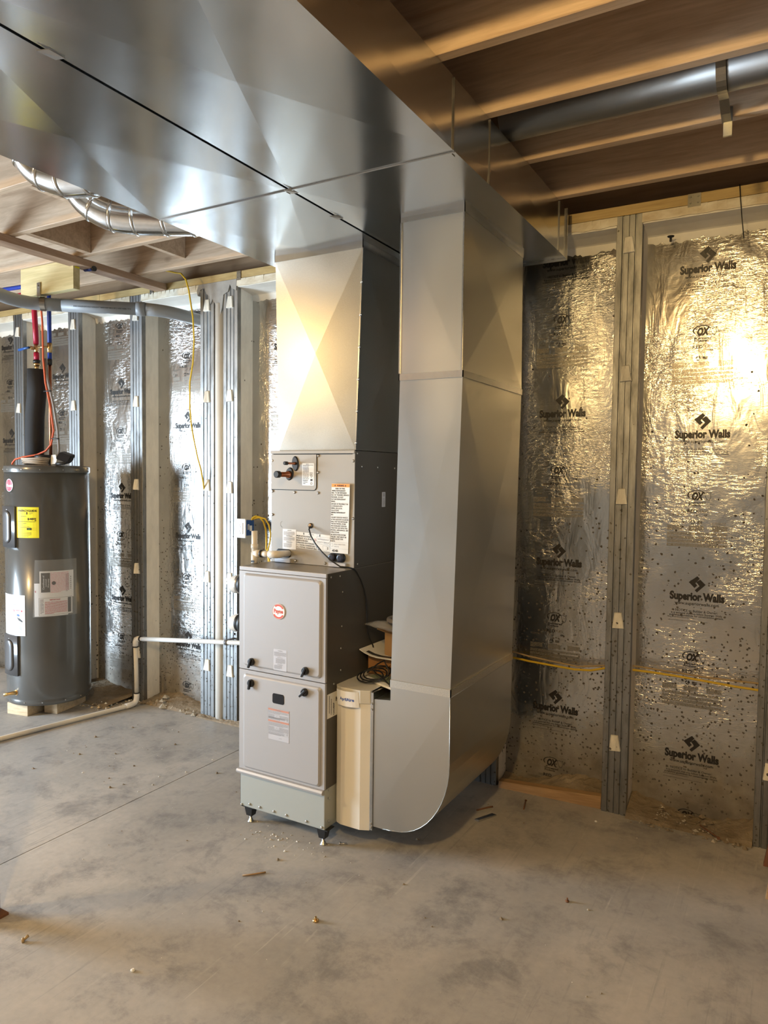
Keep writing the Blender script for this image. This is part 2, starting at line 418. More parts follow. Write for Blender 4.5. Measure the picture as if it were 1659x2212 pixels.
POUCH = mat('clear_plastic_pouch', (.75,.75,.74), .2, 0, alpha=.20)
GREENP = mat('green_booklet', (.24,.30,.21), .5)
RUST = mat('rusty_steel', (.16,.07,.035), .7, .3, (.24,.11,.05), 20)
DIRT = mat('dry_dirt', (.20,.15,.095), .9, 0, (.33,.265,.185), 9, bs=45, bstr=.8, bd=.01)
STONE = mat('mortar_lump', (.36,.31,.24), .9, 0, (.50,.45,.36), 18, bs=60, bstr=.5)
CRUMB = mat('white_crumb', (.80,.78,.72), .8)
WALLP = mat('grey_concrete_wall', (.42,.40,.36), .85, 0, (.50,.47,.42), 3)
DGLASS = mat('dark_glass', (.012,.014,.02), .12)

# ================================================================ THE SETTING
YF = 3.2595      # stud faces
YP = 3.40        # foil plane
ZT = 2.625       # top of the precast wall
PIT = 0.6096
# ---- floor: two slabs with a sawn control joint between them
b = MB()
XJ = -2.585
b.box(-6.3, XJ-.0025, -5.2, 3.27, -.12, 0); b.box(XJ+.0025, 3.6, -5.2, 3.27, -.12, 0)
b.box(-6.3, 3.6, -5.2, 3.62, -.2, -.05)
floor = struct(b.build('floor', FLOOR), 'bare grey concrete basement floor with a sawn control joint')

# ---- back wall
b = MB(); b.box(-6.3, 3.6, YP+.012, YP+.2, -.15, ZT)
wall = struct(b.build('wall_back', WALLP), 'precast basement wall with foil faced bays between steel faced studs')
SW = .1092
studs = [(-5.5918, 0), (-4.9822, 0), (-4.3726, 0), (-3.763, 0), (-3.1534, 0), (-2.9703, 0), (-1.9401, 0), (-1.3305, 0), (-.7209, 0), (-.1113, 0), (.4983, 0), (1.1079, 0)]
prof = [(0,.03),(0,.0015),(.0015,0),(.024,0),(.026,.006),(.030,.006),(.032,.001),(.052,.001),(.0535,.006),(.0565,.006),(.058,.001),(.077,.001),(.079,.006),(.083,.006),(.085,0),(.1077,0),(SW,.0015),(SW,.03)]
fm = MB().prism(prof, lambda u, v, d: (u, v, d), 0.0, ZT).mesh('stud_facing', STUD)
cm = MB().box(.003, SW-.003, .028, YP-YF+.006, -.04, ZT-.004).mesh('stud', CORE)
pm = MB().loft([[(-.026,.004,-.036),(.026,.004,-.036),(.017,.004,.036),(-.017,.004,.036)],[(-.024,-.010,-.034),(.024,-.010,-.034),(.015,-.006,.033),(-.015,-.006,.033)]]).mesh('plug', PLUG, bevel=.003)
for x, q in studs:
    s_ = link('stud', cm, wall, loc=(x, YF, 0))
    WL[s_.name] = (x, YF, 0)
    link('stud_facing', fm, s_, loc=(x, YF, 0))
    for z in (2.5005, 1.956, 1.4215, .876, .322):
        link('plug', pm, s_, loc=(x+.0546+random.uniform(-.003,.003), YF, z+random.uniform(-.006,.006)), rot=(0, random.uniform(-.06,.06), 0))
# foam filler standing in the joint of the two wall panels
b = MB(); b.tube([(-3.008,3.285,-.01),(-3.007,3.283,1.2),(-3.008,3.284,2.50)], .036, 10)
b.build('joint_filler', FOAM, wall)
b = MB()
b.prism([(-3.160,2.6245),(-3.175,2.59),(-3.168,2.56),(-3.145,2.595),(-3.115,2.60),(-3.10,2.565),(-3.075,2.55),(-3.065,2.50),(-3.05,2.53),(-3.03,2.50),(-3.02,2.44),(-3.01,2.40),(-2.99,2.43),(-2.975,2.47),(-2.965,2.545),(-2.93,2.56),(-2.915,2.60),(-2.90,2.575),(-2.868,2.56),(-2.865,2.6245)], lambda u, v, d: (u, YF-.006+d, v), 0, .030)
b.build('caulk_smear', mat('grey_caulk', (.30,.28,.25), .8, 0, (.40,.37,.33), 20), wall)

# the printing on the foil: one repeat, 0.7075 m high, origin = centre of the diamond mark
def foil_print():
    l = Lab(lambda u, v, d: (u, -d, v)); H = .0355; Wd = .034
    def rot(pts): return [(x*Wd, y*H) for x, y in pts]
    # diamond split by a stepped S-shaped gap
    l.poly(rot([(0,1),(.30,.70),(-.22,.12),(.02,-.14),(-.30,-.46),(-1,.22)]), 0)
    l.poly(rot([(.34,.62),(1,0),(0,-1),(-.26,-.74),(.28,-.20),(.04,.10),(-.10,.26)]), 0)
    l.text('Superior Walls', 0, -.0705, .047, 0, w=.2207, bold=.05, al='c')
    l.text('www.superiorwalls.com', 0, -.0925, .0185, 0, w=.178, bold=.010, al='c')
    l.text('NOTICE to Builder & Owner:', 0, -.1240, .0150, 0, w=.170, bold=.004, al='c')
    l.text('It is essential that you follow Superior Walls', 0, -.1350, .0112, 0, w=.205, bold=.006, al='c')
    l.text('published guidelines for construction details.', 0, -.1447, .0112, 0, w=.218, bold=.006, al='c')
    l.bars(-.115,.115,-.1500,1,.01,.0022,2,1); l.bars(-.115,.112,-.1640,1,.01,.0016,2,5)
    # ox mark
    l.text('OX', -.008, -.338, .043, 0, w=.050, bold=.06, shear=.25, al='c')
    l.arc(-.014,-.3185,.0185,.0215, 25, 215, 0, kx=1.75, n=16)
    hd = [(.018,-.310),(.026,-.306),(.036,-.311),(.044,-.306),(.041,-.315),(.043,-.326),(.037,-.341),(.029,-.339),(.022,-.326)]
    for i in range(len(hd)):
        a, c = hd[i], hd[(i+1) % len(hd)]; dx, dy = c[0]-a[0], c[1]-a[1]; q = math.hypot(dx,dy); nx, ny = -dy/q*.0008, dx/q*.0008
        l.poly([(a[0]+nx,a[1]+ny),(c[0]+nx,c[1]+ny),(c[0]-nx,c[1]-ny),(a[0]-nx,a[1]-ny)], 0)
    l.text('Engineered', -.0440, -.3560, .0130, 0, w=.066, bold=.02); l.text('Products', -.0440, -.3665, .0130, 0, w=.050, bold=.02)
    l.text('iso', -.073, -.3945, .0195, 2, w=.022); l.text('RED', -.0495, -.3945, .0200, 0, w=.040, bold=.018); l.text('MAX', -.008, -.3945, .0190, 1, w=.040)
    l.text('OX', .018, -.4085, .0105, 0, w=.015, bold=.03, shear=.2)
    l.bars(-.130,-.066,-.404,2,.0055,.0018,2,3); l.bars(-.035,.012,-.405,1,.0055,.0016,1,4); l.bars(.05,.105,-.437,3,.006,.0016,1,6)
    l.text('Oxo', -.115, -.440, .012, 2, w=.026)
    for k in range(3):                                                # recycling mark
        l.arc(-.0260,-.4370,.0060,.0095, 100+120*k, 190+120*k, 0, n=4)
    for k in range(4): l.rect(-.008,-.4425+k*.003,.0115,-.4405+k*.003,2)
    l.rect(-.008,-.4365,.001,-.431,2)
    for a, c in ((-.130,-.070),(-.042,.018),(.052,.112)): l.bars(a,c,-.452,7,.0034,.0026,1,int(a*1000)+200)
    for k in range(4): l.bars(-.130,.112,-.482-k*.0165,4,.0035,.0026,1,40+k)
    return l.b.mesh('printing', [INK, INK2, INK3])
PRT = foil_print()
# bays: x0, x1 between studs, print centre x, height of one diamond
bays = [(-5.48, -4.98, -5.232, 2.494), (-4.87, -4.37, -4.624, 2.241), (-4.26, -3.763, -4.010, 2.101), (-3.654, -3.153, -3.3925, 1.8563),
        (-2.861, -1.94, -2.590, 2.300), (-1.831, -1.3305, -1.58, 1.9), (-1.2213, -.7209, -.9800, 1.8545), (-.6117, -.1113, -.3672, 1.7460), (-.0021, .4983, .24, 1.70), (.6075, 1.1079, .85, 1.9)]
for i, (x0, x1, pc, z0) in enumerate(bays):
    rg = random.Random(20+i); n = 44
    top = [2.524 + .004*math.sin(.37*k+i) + .004*math.sin(1.3*k+2*i) + rg.uniform(-.005,.005) for k in range(n+1)]
    b = MB(); nz = 3
    P = [(x0-.004+(x1-x0+.008)*k/n, top[k]) for k in range(n+1)]
    b.prism([(x0-.004,-.06)] + [(x1+.004,-.06)] + P[::-1], lambda u, v, d: (u, YP-.002+d, v), 0, .003)
    fp = b.build('foil_panel', FOIL, wall)
    z = z0
    def clipped(zc):
        me = PRT.copy(); bm = bmesh.new(); bm.from_mesh(me)
        bmesh.ops.bisect_plane(bm, geom=bm.verts[:]+bm.edges[:]+bm.faces[:], dist=1e-6, plane_co=(0,0,2.514-zc), plane_no=(0,0,1), clear_outer=True)
        ok = len(bm.faces) > 0; bm.to_mesh(me); bm.free(); return me if ok else None
    while z < 2.95: z += .7075
    while z > .1:
        me_ = PRT if z < 2.452 else clipped(z)
        if me_ and (z - .55 > -.3): link('printing', me_, fp, loc=(pc, YP-.002, z))
        z -= .7075
    # foam head of the bay: face, sloping soffit and lip
    b = MB(); dx0, dx1 = x0-.003, x1+.003
    b.prism([(YF+.004,2.622),(YF+.002,2.580),(YF+.060,2.574),(YP-.016,2.562),(YP-.008,2.558),(YP+.004,2.518),(YP+.010,2.518),(YP+.010,2.622)], lambda u, v, d: (d, u, v), dx0, dx1)
    b.build('foam_head', FOAM, wall)
    b = MB(); m_ = 14; lo = [2.585+rg.uniform(-.004,.004) for k in range(m_+1)]
    for k in range(m_):
        xa, xb = dx0+(dx1-dx0)*k/m_, dx0+(dx1-dx0)*(k+1)/m_
        b.hexa([(xa,YF-.004-rg.uniform(0,.004),lo[k]),(xb,YF-.004,lo[k+1]),(xb,YF+.006,lo[k+1]),(xa,YF+.006,lo[k]),(xa,YF-.003,2.624),(xb,YF-.003-rg.uniform(0,.004),2.624),(xb,YF+.006,2.624),(xa,YF+.006,2.624)])
    b.build('foam_face', FOAMTOP, wall)
# sill plates on the wall, butted
for x0, x1 in ((-6.1,-4.05),(-4.047,-.930),(-.927,3.6)):
    MB().box(x0,x1,YF-.002,YP+.02,2.6265,2.668).build('sill_plate', SILL, wall)
# steel hold-down straps on the sill
for x, wd in ((-.411,.050),(-2.848,.030),(-3.56,.03)):
    b = MB(); b.box(x-wd/2,x+wd/2,YF-.006,YF-.0025,2.615,2.668)
    for dx in (-.3,.3):
        for dz in (.3,.75): b.lathe([(.004,0),(.003,-.002)], (x+dx*wd, YF-.006, 2.615+.053*dz), 'y', 8)
    b.build('hold_down_strap', GALV2, wall)
# plug head and drip under the right-hand foam head
b = MB(); b.lathe([(.015,.0),(.013,-.004),(.005,-.006),(.005,-.02),(.004,-.024)], (-.5117,3.345,2.537), 'z', 12)
b.build('anchor_plug', BLACK, wall)

# ---- ceiling: subfloor carried by joists
b = MB(); b.box(-6.3,3.6,-5.2,3.62,2.897,2.925)
ceil = struct(b.build('ceiling', SUB), 'underside of the wooden subfloor carried by spruce joists')
jm = MB().box(-3.55,6.2,-.019,.019,0,.235).mesh('joist', JOIST, bevel=.002, seg=1)
edges = [1.895, 2.262, 2.655, 3.05]; e = 1.895
while e > -5: e -= .402; edges.append(e)
for k, e in enumerate(edges):
    link('joist', jm, ceil, loc=(-2.7, e-.019, 2.662))
MB().box(-6.3,3.6,YP-.04,YP-.002,2.668,2.897).build('rim_joist', SUB, ceil)
MB().box(-3.355,-3.317,2.264,2.615,2.664,2.90).build('blocking', JOIST, ceil)
MB().box(-3.055,-3.025,2.657,3.010,2.70,2.895).build('blocking', JOIST, ceil)
MB().box(-2.93,-2.90,1.897,2.222,2.72,2.895).build('blocking', JOIST, ceil)
# ---- the other walls of the room and the glass door the daylight comes through
b = MB()
for y0,y1,z0,z1 in ((-5.2,-.53,-.1,2.66),(1.02,3.42,-.1,2.66),(-.53,1.02,2.02,2.66)): b.box(-6.30,-6.10,y0,y1,z0,z1)
struct(b.build('wall_left', WALLP), 'concrete end wall with the glass door')
b = MB()
for y0,y1,z0,z1 in ((-.53,-.48,0,2.02),(.96,1.02,0,2.02),(-.53,1.02,1.95,2.02),(-.53,1.02,0,.08)): b.box(-6.20,-6.08,y0,y1,z0,z1)
struct(b.build('door_1', WHITE), 'white framed glass door')
struct(MB().box(-6.3,3.6,-5.4,-5.2,-.1,2.9).build('wall_front', WALLP), 'concrete wall behind the viewer')
struct(MB().box(3.6,3.8,-5.4,3.6,-.1,2.9).build('wall_right', WALLP), 'concrete wall on the right')

# ================================================================ DUCTS
ZB, ZH = 2.450, 2.6585
def trunk(name, label, x0, x1, secs, loc, sideseams):
    t = thing(name, label, 'duct', loc)
    for k in range(len(secs)-1):
        y0, y1 = secs[k]+.0008, secs[k+1]-.0008; b = MB()
        sg = .010 if k % 2 else -.008
        b.brk((x0,y0,ZB),(x1,y0,ZB),(x1,y1,ZB),(x0,y1,ZB), -.009 if k != 1 else -.010)
        b.brk((x1,y0,ZB),(x1,y1,ZB),(x1,y1,ZH),(x1,y0,ZH), .003); b.brk((x0,y0,ZB),(x0,y1,ZB),(x0,y1,ZH),(x0,y0,ZH), .003)
        b.quad((x0,y0,ZH),(x1,y0,ZH),(x1,y1,ZH),(x0,y1,ZH))
        b.quad((x0,y1,ZB),(x1,y1,ZB),(x1,y1,ZH),(x0,y1,ZH)); b.quad((x0,y0,ZB),(x1,y0,ZB),(x1,y0,ZH),(x0,y0,ZH))
        b.build('duct_section', GALV, t)
        if k:
            c = MB(); c.box(x0+.012,x1-.012,y0-.004,y0+.030,ZB-.0030,ZB-.0005); c.box(x0,x1,y0-.003,y0+.001,ZB-.0045,ZB-.0005)
            c.build('joint_cleat', GALV, t)
    for y in sideseams:
        c = MB(); c.box(x1+.0003,x1+.0045,y-.005,y-.003,ZB-.002,ZH-.004); c.box(x1+.0003,x1+.002,y-.003,y+.009,ZB-.002,ZH-.004)
        c.build('standing_seam', GALVD, t)
    return t
rt = trunk('return_trunk_duct', 'flat galvanised trunk duct on the right, reaching the foil wall under the joists', -1.5110, -.9110, [-1.8,-.45,.77,1.983,3.150], (-1.21,1.0,2.45), (1.975,2.257,3.045))
c = MB(); c.box(-1.515,-.905,3.1505,3.1545,ZB-.012,ZB-.0005); c.box(-.911,-.904,3.146,3.1545,ZB-.012,ZH); c.build('end_flange', GALVD, rt)
stt = trunk('supply_trunk_duct', 'flat galvanised trunk duct on the left, above the tapered plenum', -2.1270, -1.5220, [-1.8,-.45,.77,1.983,3.060], (-1.82,1.0,2.45), ())
# bent tabs along the slot between the two trunks
for y, x in ((1.088,-1.5165),(1.985,-1.5165),(2.262,-1.5165)):
    b = MB(); b.hexa([(x-.004,y-.030,ZB-.010),(x+.016,y-.012,ZB-.0035),(x+.016,y+.030,ZB-.0030),(x-.004,y+.020,ZB-.0060),(x-.004,y-.030,ZB-.0085),(x+.016,y-.012,ZB-.0015),(x+.016,y+.030,ZB-.0010),(x-.004,y+.020,ZB-.0045)])
    b.build('bent_tab', STEEL, rt)

def duct_leg(root, bot, top, zb, zt, name, mt, hs, bulge=(.008,.006)):
    (x0,x1,y0,y1), (X0,X1,Y0,Y1) = bot, top; b = MB()
    A = [(x0,y0,zb),(x1,y0,zb),(x1,y1,zb),(x0,y1,zb)]; B = [(X0,Y0,zt),(X1,Y0,zt),(X1,Y1,zt),(X0,Y1,zt)]
    for i in range(4):
        j = (i+1) % 4; b.brk(A[i],A[j],B[j],B[i], hs[i])
    b.quad(*A); b.quad(*B)
    return b.build(name, mt, root)
def band(root, x0, x1, y0, y1, z0, z1, t, mt, name='joint_cleat'):
    b = MB(); o = t
    b.box(x0-o,x1+o,y0-o,y0-.0004,z0,z1); b.box(x0-o,x1+o,y1+.0004,y1+o,z0,z1); b.box(x0-o,x0-.0004,y0-o,y1+o,z0,z1); b.box(x1+.0004,x1+o,y0-o,y1+o,z0,z1)
    return b.build(name, mt, root)
# supply plenum standing on the coil
pl = thing('supply_plenum', 'spangled galvanised plenum with creased faces between coil cabinet and trunk duct', 'duct', (-1.80,2.8,1.60))
duct_leg(pl, (-1.999,-1.600,2.552,3.045), (-2.012,-1.566,2.538,3.045), 1.601, 2.418, 'plenum_body', GALV2, (.010,.012,.0,.012))
band(pl, -2.012,-1.566,2.538,3.045, 2.418, 2.4485, .003, GALV, 'collar')
b = MB(); b.box(-1.5685,-1.5615,2.529,2.5345,1.62,2.42)
b.prism([(0,0),(.0045,0),(.0045,.82),(0,.82)], lambda u, v, d: (-1.5995+u+(v/.82)*.036, 2.5465-(v/.82)*.014+d, 1.601+v), -.004, .003); 
b = MB(); b.prism([(0,0),(.006,0),(.006,.815),(0,.815)], lambda u, v, d: (-1.6005+u+(v/.815)*.034, 2.551-(v/.815)*.014-d, 1.602+v), 0, .005); b.build('corner_seam', GALVD, pl)
scr = MB().lathe([(.0055,.0),(.0055,-.003),(.003,-.006)], (0,0,0), 'y', 8).mesh('screw', STEEL)
for k in range(6): link('screw', scr, pl, loc=(-1.5935+.034*(k*.16), 2.546-.014*(k*.16), 1.63+.13*k*1.0))
# return drop: upper leg, lower leg, boot
rd = thing('return_drop_duct', 'tall narrow galvanised return duct with a rounded boot at its foot', 'duct', (-1.22,2.72,.10))
duct_leg(rd, (-1.299,-1.0475,2.380,3.008), (-1.303,-1.0500,2.380,3.000), 1.870, 2.425, 'upper_leg', GALV3, (.002,.010,0,.004))
duct_leg(rd, (-1.345,-1.0920,2.420,3.085), (-1.301,-1.0475,2.382,3.008), .705, 1.852, 'lower_leg', GALV3, (.002,.010,0,.004))
band(rd, -1.303,-1.050,2.380,3.000, 2.425, 2.4485, .003, GALV, 'collar')
band(rd, -1.300,-1.0475,2.381,3.008, 1.849, 1.873, .004, GALVD)
band(rd, -1.346,-1.0920,2.420,3.085, .677, .706, .004, galv('galvanised_band', (.74,.72,.66), .30, .36, 240, .15, .10))
# folded corner seams of the drop
b = MB(); b.box(-1.0535,-1.0485,2.3755,2.3805,1.875,2.424); b.box(-1.3045,-1.2990,2.3765,2.381,1.875,2.424); b.build('corner_seam', GALVD, rd)
elb = [(-1.4185,.104),(-1.4185,.6165),(-1.346,.6235),(-1.346,.6775),(-1.092,.6775),(-1.092,.42)]
arc = []
for k in range(1, 12):
    a = math.radians(90*k/12); arc.append((-1.092-.235*(1-math.cos(a)), .42-.312*math.sin(a)))
poly = elb + arc + [(-1.330,.1065),(-1.375,.103)]
b = MB(); y0, y1 = 2.420, 3.085
n_ = len(poly)
# front and back cheeks creased from the inner throat to the outer heel
P1, P2 = (-1.092,.655), (-1.4185,.150); cl_ = math.hypot(P2[0]-P1[0], P2[1]-P1[1])
def below(u, v): return max(0., ((P2[0]-P1[0])*(v-P1[1]) - (P2[1]-P1[1])*(u-P1[0]))/cl_)
def yf(u, v): return y0 + .030*below(u, v)
up_ = [P2,(-1.4185,.6165),(-1.346,.6235),(-1.346,.6775),(-1.092,.6775),P1]; lo_ = [P1]+poly[5:]+[(-1.4185,.104),P2]
for q in (up_, lo_): b.add([(u,yf(u,v),v) for u,v in q], [tuple(range(len(q)))])
b.add([(u,y1,v) for u,v in poly], [tuple(range(n_))])
for i in range(n_):
    j = (i+1) % n_; sm = 5 <= i <= n_-2; A_, B_ = poly[i], poly[j]
    if i == 4: b.brk((A_[0],yf(*A_),A_[1]),(B_[0],yf(*B_),B_[1]),(B_[0],y1,B_[1]),(A_[0],y1,A_[1]), -.006)
    else: b.add([(A_[0],yf(*A_),A_[1]),(B_[0],yf(*B_),B_[1]),(B_[0],y1,B_[1]),(A_[0],y1,A_[1])], [(0,1,2,3)], 0, sm)
b.build('boot', GALV3, rd)
b = MB(); b.tube([(u,yf(u,v)-.0003,v) for u,v in poly[4:]], .0016, 6); b.build('boot_seam', GALV2, rd)
b = MB(); b.tube([(-1.0905,2.42,.6775),(-1.0905,3.085,.6775)], .003, 6); b.build('boot_seam', STEEL, rd)

# round branch pipes left of the supply trunk
def branch(label, P, beads, r=.078):
    t = thing('round_branch_duct', label, 'duct', P[0], 'round branches off the supply trunk')
    V = [Vector(p) for p in P]; V = [V[0]*2-V[1]]+V+[V[-1]*2-V[-2]]; path = []; n = 10
    for k in range(1, len(V)-2):
        a, p, q, c = V[k-1], V[k], V[k+1], V[k+2]
        for i in range(n):
            u = i/n; path.append(.5*((2*p)+(q-a)*u+(2*a-5*p+4*q-c)*u*u+(3*p-a-3*q+c)*u**3))
    path.append(V[-2]); N_ = len(path)-1
    cuts = [0]+[int(N_*f) for f in beads]+[N_]
    for k in range(len(cuts)-1):
        MB().tube(path[cuts[k]:cuts[k+1]+1], r, 32).build('gore', ROUND, t)
        if k:
            i = cuts[k]; d = (path[i+1]-path[i-1]).normalized()*.007; p = path[i]
            MB().tube([p-d,p-d*.4,p+d*.4,p+d], [r+.0005,r+.004,r+.004,r+.0005], 32).build('bead', ROUND, t)
    return t
branch('crimped round galvanised elbow nearer the camera, on the left trunk side', [(-2.130,1.760,2.560),(-2.225,1.745,2.555),(-2.315,1.715,2.560),(-2.385,1.680,2.590),(-2.415,1.655,2.650),(-2.420,1.640,2.740)], (.18,.38,.55,.72,.88))
branch('longer crimped round galvanised elbow beside the wooden joists, nearer the foil wall', [(-2.130,2.285,2.556),(-2.215,2.240,2.557),(-2.330,2.185,2.560),(-2.430,2.135,2.565),(-2.515,2.085,2.580),(-2.575,2.040,2.620),(-2.605,2.005,2.680),(-2.612,1.985,2.750)], (.13,.27,.42,.55,.68,.82))
# pipe running between the right-hand joists, and its hanger strap
t = thing('round_supply_pipe', 'dull round galvanised pipe lying between two joists at upper right', 'duct', (-.3,2.45,2.73))
b = MB(); b.tube([(-.93,2.440,2.738),(.6,2.440,2.738),(2.6,2.440,2.738)], .074, 32); b.build('pipe', mat('dull_galvanised_pipe', (.50,.50,.50), .38, 1, (.56,.56,.55), 6), t)
b = MB(); path = []
for k in range(0, 9):
    a = math.radians(180+ (k/8)*110); path.append((2.440+.0765*math.cos(a), 2.738+.0765*math.sin(a)))
path += [(2.50,2.668),(2.560,2.650),(2.615,2.645)]
for k in range(len(path)-1):
    (ya,za),(yb,zb) = path[k], path[k+1]
    b.hexa([(-.254,ya,za-.002),(-.226,ya,za-.002),(-.226,yb,zb-.002),(-.254,yb,zb-.002),(-.254,ya,za),(-.226,ya,za),(-.226,yb,zb),(-.254,yb,zb)])
b.box(-.250,-.224,2.608,2.616,2.60,2.69)
b.build('hanger_strap', GALV2, t)

# ================================================================ FURNACE
FX0, FX1, FY, FB = -2.0400, -1.5975, 2.339, 3.085
fu = thing('furnace', 'grey upright gas furnace with two doors on a green-grey base pan', 'furnace', (-1.82,2.70,0))
MB().box(FX0,FX1,FY+.012,FB,.236,1.104).build('cabinet', CASE_SHADE, fu, .003)
MB().box(FX0,FX1,FY+.012,FB,1.1042,1.1060).build('top_panel', mat('lit_top_paint', (.23,.205,.175), .28, .1), fu)  # case top in a lighter tone, the light on it put into the paint
b = MB(); b.box(FX0-.001,FX1+.001,FY+.002,FY+.0125,1.090,1.1065); b.build('top_rail', DOORP, fu, .002)
def door(z0, z1, pz0, pz1):
    b = MB(); b.box(FX0,FX1,FY,FY+.0115,z0,z1)
    raised(b, rrect(-2.0155,-1.6135,pz0,pz1,.014), XZ(FY), 0, .0085, .009)
    d = b.build('door', DOORP, fu, .0018); return d
du = door(.6715,1.0885,.6865,1.0805); dl = door(.2385,.6680,.2470,.6530)
b = MB(); b.prism([(0,.2165),(-.006,.2165),(-.016,.221),(-.018,.229),(-.013,.237),(0,.238)], lambda u, v, d: (d, FY+.004+u, v), FX0-.006, FX1-.003); b.build('door_lip', DOORP, dl, .0015)
def knob(x, z, par, ang):
    b = MB(); y = FY-.0085
    b.lathe([(.0165,0),(.0165,-.004),(.0155,-.010),(.0135,-.012)], (x,y,z), 'y', 22)
    c, s = math.cos(ang), math.sin(ang)
    q = [(-.004,-.0245),(.004,-.0245),(.0045,.0165),(-.0045,.0165)]
    b.prism([(x+u*c-v*s, z+u*s+v*c) for u,v in q], lambda u, v, d: (u, y-d, v), .008, .019)
    b.build('knob', BLACKG, par, .0012)
knob(-1.9640,.7090,du,-.35); knob(-1.6860,.7110,du,-.45); knob(-1.9660,.6185,dl,-.15); knob(-1.6890,.6240,dl,-.8)
FR = FY-.0085
def facelab(u0, v0): return Lab(lambda u, v, d: (u0+u, FR-d, v0+v))
l = facelab(-1.8225,.9365); b = l.b
b.lathe([(.0325,0),(.0325,-.002),(.0315,-.003)], (-1.8225,FR,.9365), 'y', 36, 0, False)
l.arc(0,0,.0300,.0320,0,360,1,.0034,36); l.arc(0,0,.0225,.0290,30,130,2,.0034,14); l.arc(0,0,.0225,.0290,210,330,2,.0034,14)
l.text('Payne', 0, -.006, .0230, 2, w=.047, bold=.035, d=.0036, al='c')
b.build('brand_badge', [PAPERW, RUSTP, RED2], du)
l = facelab(-1.849,.6930); W_, H_ = .0680, .0870
l.plate(0,0,W_,H_,.0006,r=.003)
l.text('WARNING', .034, .0795, .0050, 1, al='c', bold=.02); l.bars(.003,.065,.0755,7,.0026,.0014,1,11)
l.text('ADVERTENCIA', .034, .0520, .0042, 1, al='c', bold=.02); l.bars(.012,.060,.0490,8,.0026,.0014,1,12)
l.text('AVERTISSEMENT', .034, .0230, .0040, 1, al='c', bold=.02); l.bars(.003,.044,.0205,6,.0026,.0014,1,13)
l.b.build('label', [SILVERL, GREYI], du)
l = facelab(-1.8760,.3985); W_, H_ = .1090, .1330
l.plate(0,0,W_,H_,.0006,m=0)
for v in (.1275,.0800): l.rect(.001,v-.0045,W_-.001,v+.0035,2); l.text('WARNING', .055, v-.0030, .0055, 1, al='c', bold=.02)
l.bars(.003,.105,.1210,4,.0030,.0016,1,21); l.bars(.003,.105,.1070,6,.0030,.0016,1,22); l.bars(.003,.088,.0955,4,.0026,.0015,1,25)
l.bars(.003,.105,.0735,5,.0030,.0016,1,23); l.bars(.003,.105,.0560,7,.0030,.0016,1,24); l.rect(.002,.0335,.097,.0342,1); l.bars(.003,.085,.0320,4,.0026,.0014,1,26)
for v in (.1015,.0515):
    l.rect(.034,v-.005,.060,v+.005,0,.0014)
    l.poly([(.039,v-.0015),(.042,v-.0015),(.0405,v+.0015)],1,.0016); l.rect(.0455,v-.0015,.048,v+.003,1,.0016); l.poly([(.0525,v-.002),(.0555,v-.002),(.054,v+.0015)],1,.0016)
for v in (.0915,.0330):
    l.poly([(.0955,v-.004),(.099,v),(.1025,v-.004)],1,.0014); l.rect(.098,v+.001,.1005,v+.0045,1,.0014)
l.rect(.0005,.0245,W_-.0005,.0250,1); l.bars(.058,.080,.012,1,.003,.0015,1,29)
for p in ((0,0,W_,.0008),(0,H_-.0008,W_,H_),(0,0,.0008,H_),(W_-.0008,0,W_,H_)): l.rect(*p,1)
l.b.build('label', [SILVERL, GREYI, RUSTP], dl)
b = MB(); raised(b, rrect(-1.8540,-1.7935,.5525,.5945,.008), XZ(FR), 0, .0015, .001); b.build('sight_glass', DGLASS, dl)
# right-hand side of the cabinet: sticker, screws
l = Lab(lambda u, v, d: (FX1+.0006+d, 2.3535+u, .5230+v)); l.plate(0,0,.085,.0985,.0005)
l.text('CAC/BDP', .050,.006,.0125,1,w=.050,vert=True,bold=.03); l.bars(.012,.016,.09,12,.0065,.005,1,31); l.bars(.026,.030,.075,10,.0065,.005,1,32); l.bars(.060,.070,.075,3,.006,.004,1,33)
l.b.build('side_sticker', [PAPER, INK], fu)
ssx = MB().lathe([(.0045,0),(.0045,.002),(.002,.0035)], (0,0,0), 'x', 8).mesh('screw', STEEL)
for y, z in ((2.375,1.09),(2.44,1.087),(2.46,1.02),(2.455,.88),(2.45,.79),(2.45,.70),(2.40,.655),(2.372,.228),(2.372,.195),(2.372,.10)): link('screw', ssx, fu, loc=(FX1,y,z))
# base pan on four legs
pan = MB().box(FX0+.003,FX1-.002,FY+.006,FB,.072,.2355).build('base_pan', PANP, fu, .003)
MB().box(FX0-.0005,FX0+.003,FY+.010,FB,.075,.232).build('pan_edge', BLACK, pan)
for x, z in ((-2.030,.077),(-1.985,.088),(-1.930,.088),(-1.855,.088),(-1.790,.088),(-1.688,.088),(-1.612,.082)): link('pan_bolt', scr, pan, loc=(x,FY+.006,z))
for x in (FX0+.042,FX1-.022):
    for y in (FY+.028,FB-.03):
        b = MB(); b.box(x-.034,x+.034,y-.022,y+.03,.0685,.0725); b.loft([[(x+a,y+c,.0690) for a,c in ((-.021,-.018),(.021,-.018),(.021,.022),(-.021,.022))],[(x+a,y+c,.030) for a,c in ((-.0145,-.013),(.0145,-.013),(.0145,.015),(-.0145,.015))]])
        lg = b.build('leg', BLACK, pan, .0015)
        b = MB(); b.lathe([(.0055,.030),(.0055,.014),(.0095,.012),(.0095,.006),(.0135,.004),(.0135,.0)], (x,y,0), 'z', 12); b.build('levelling_bolt', STEEL, lg)

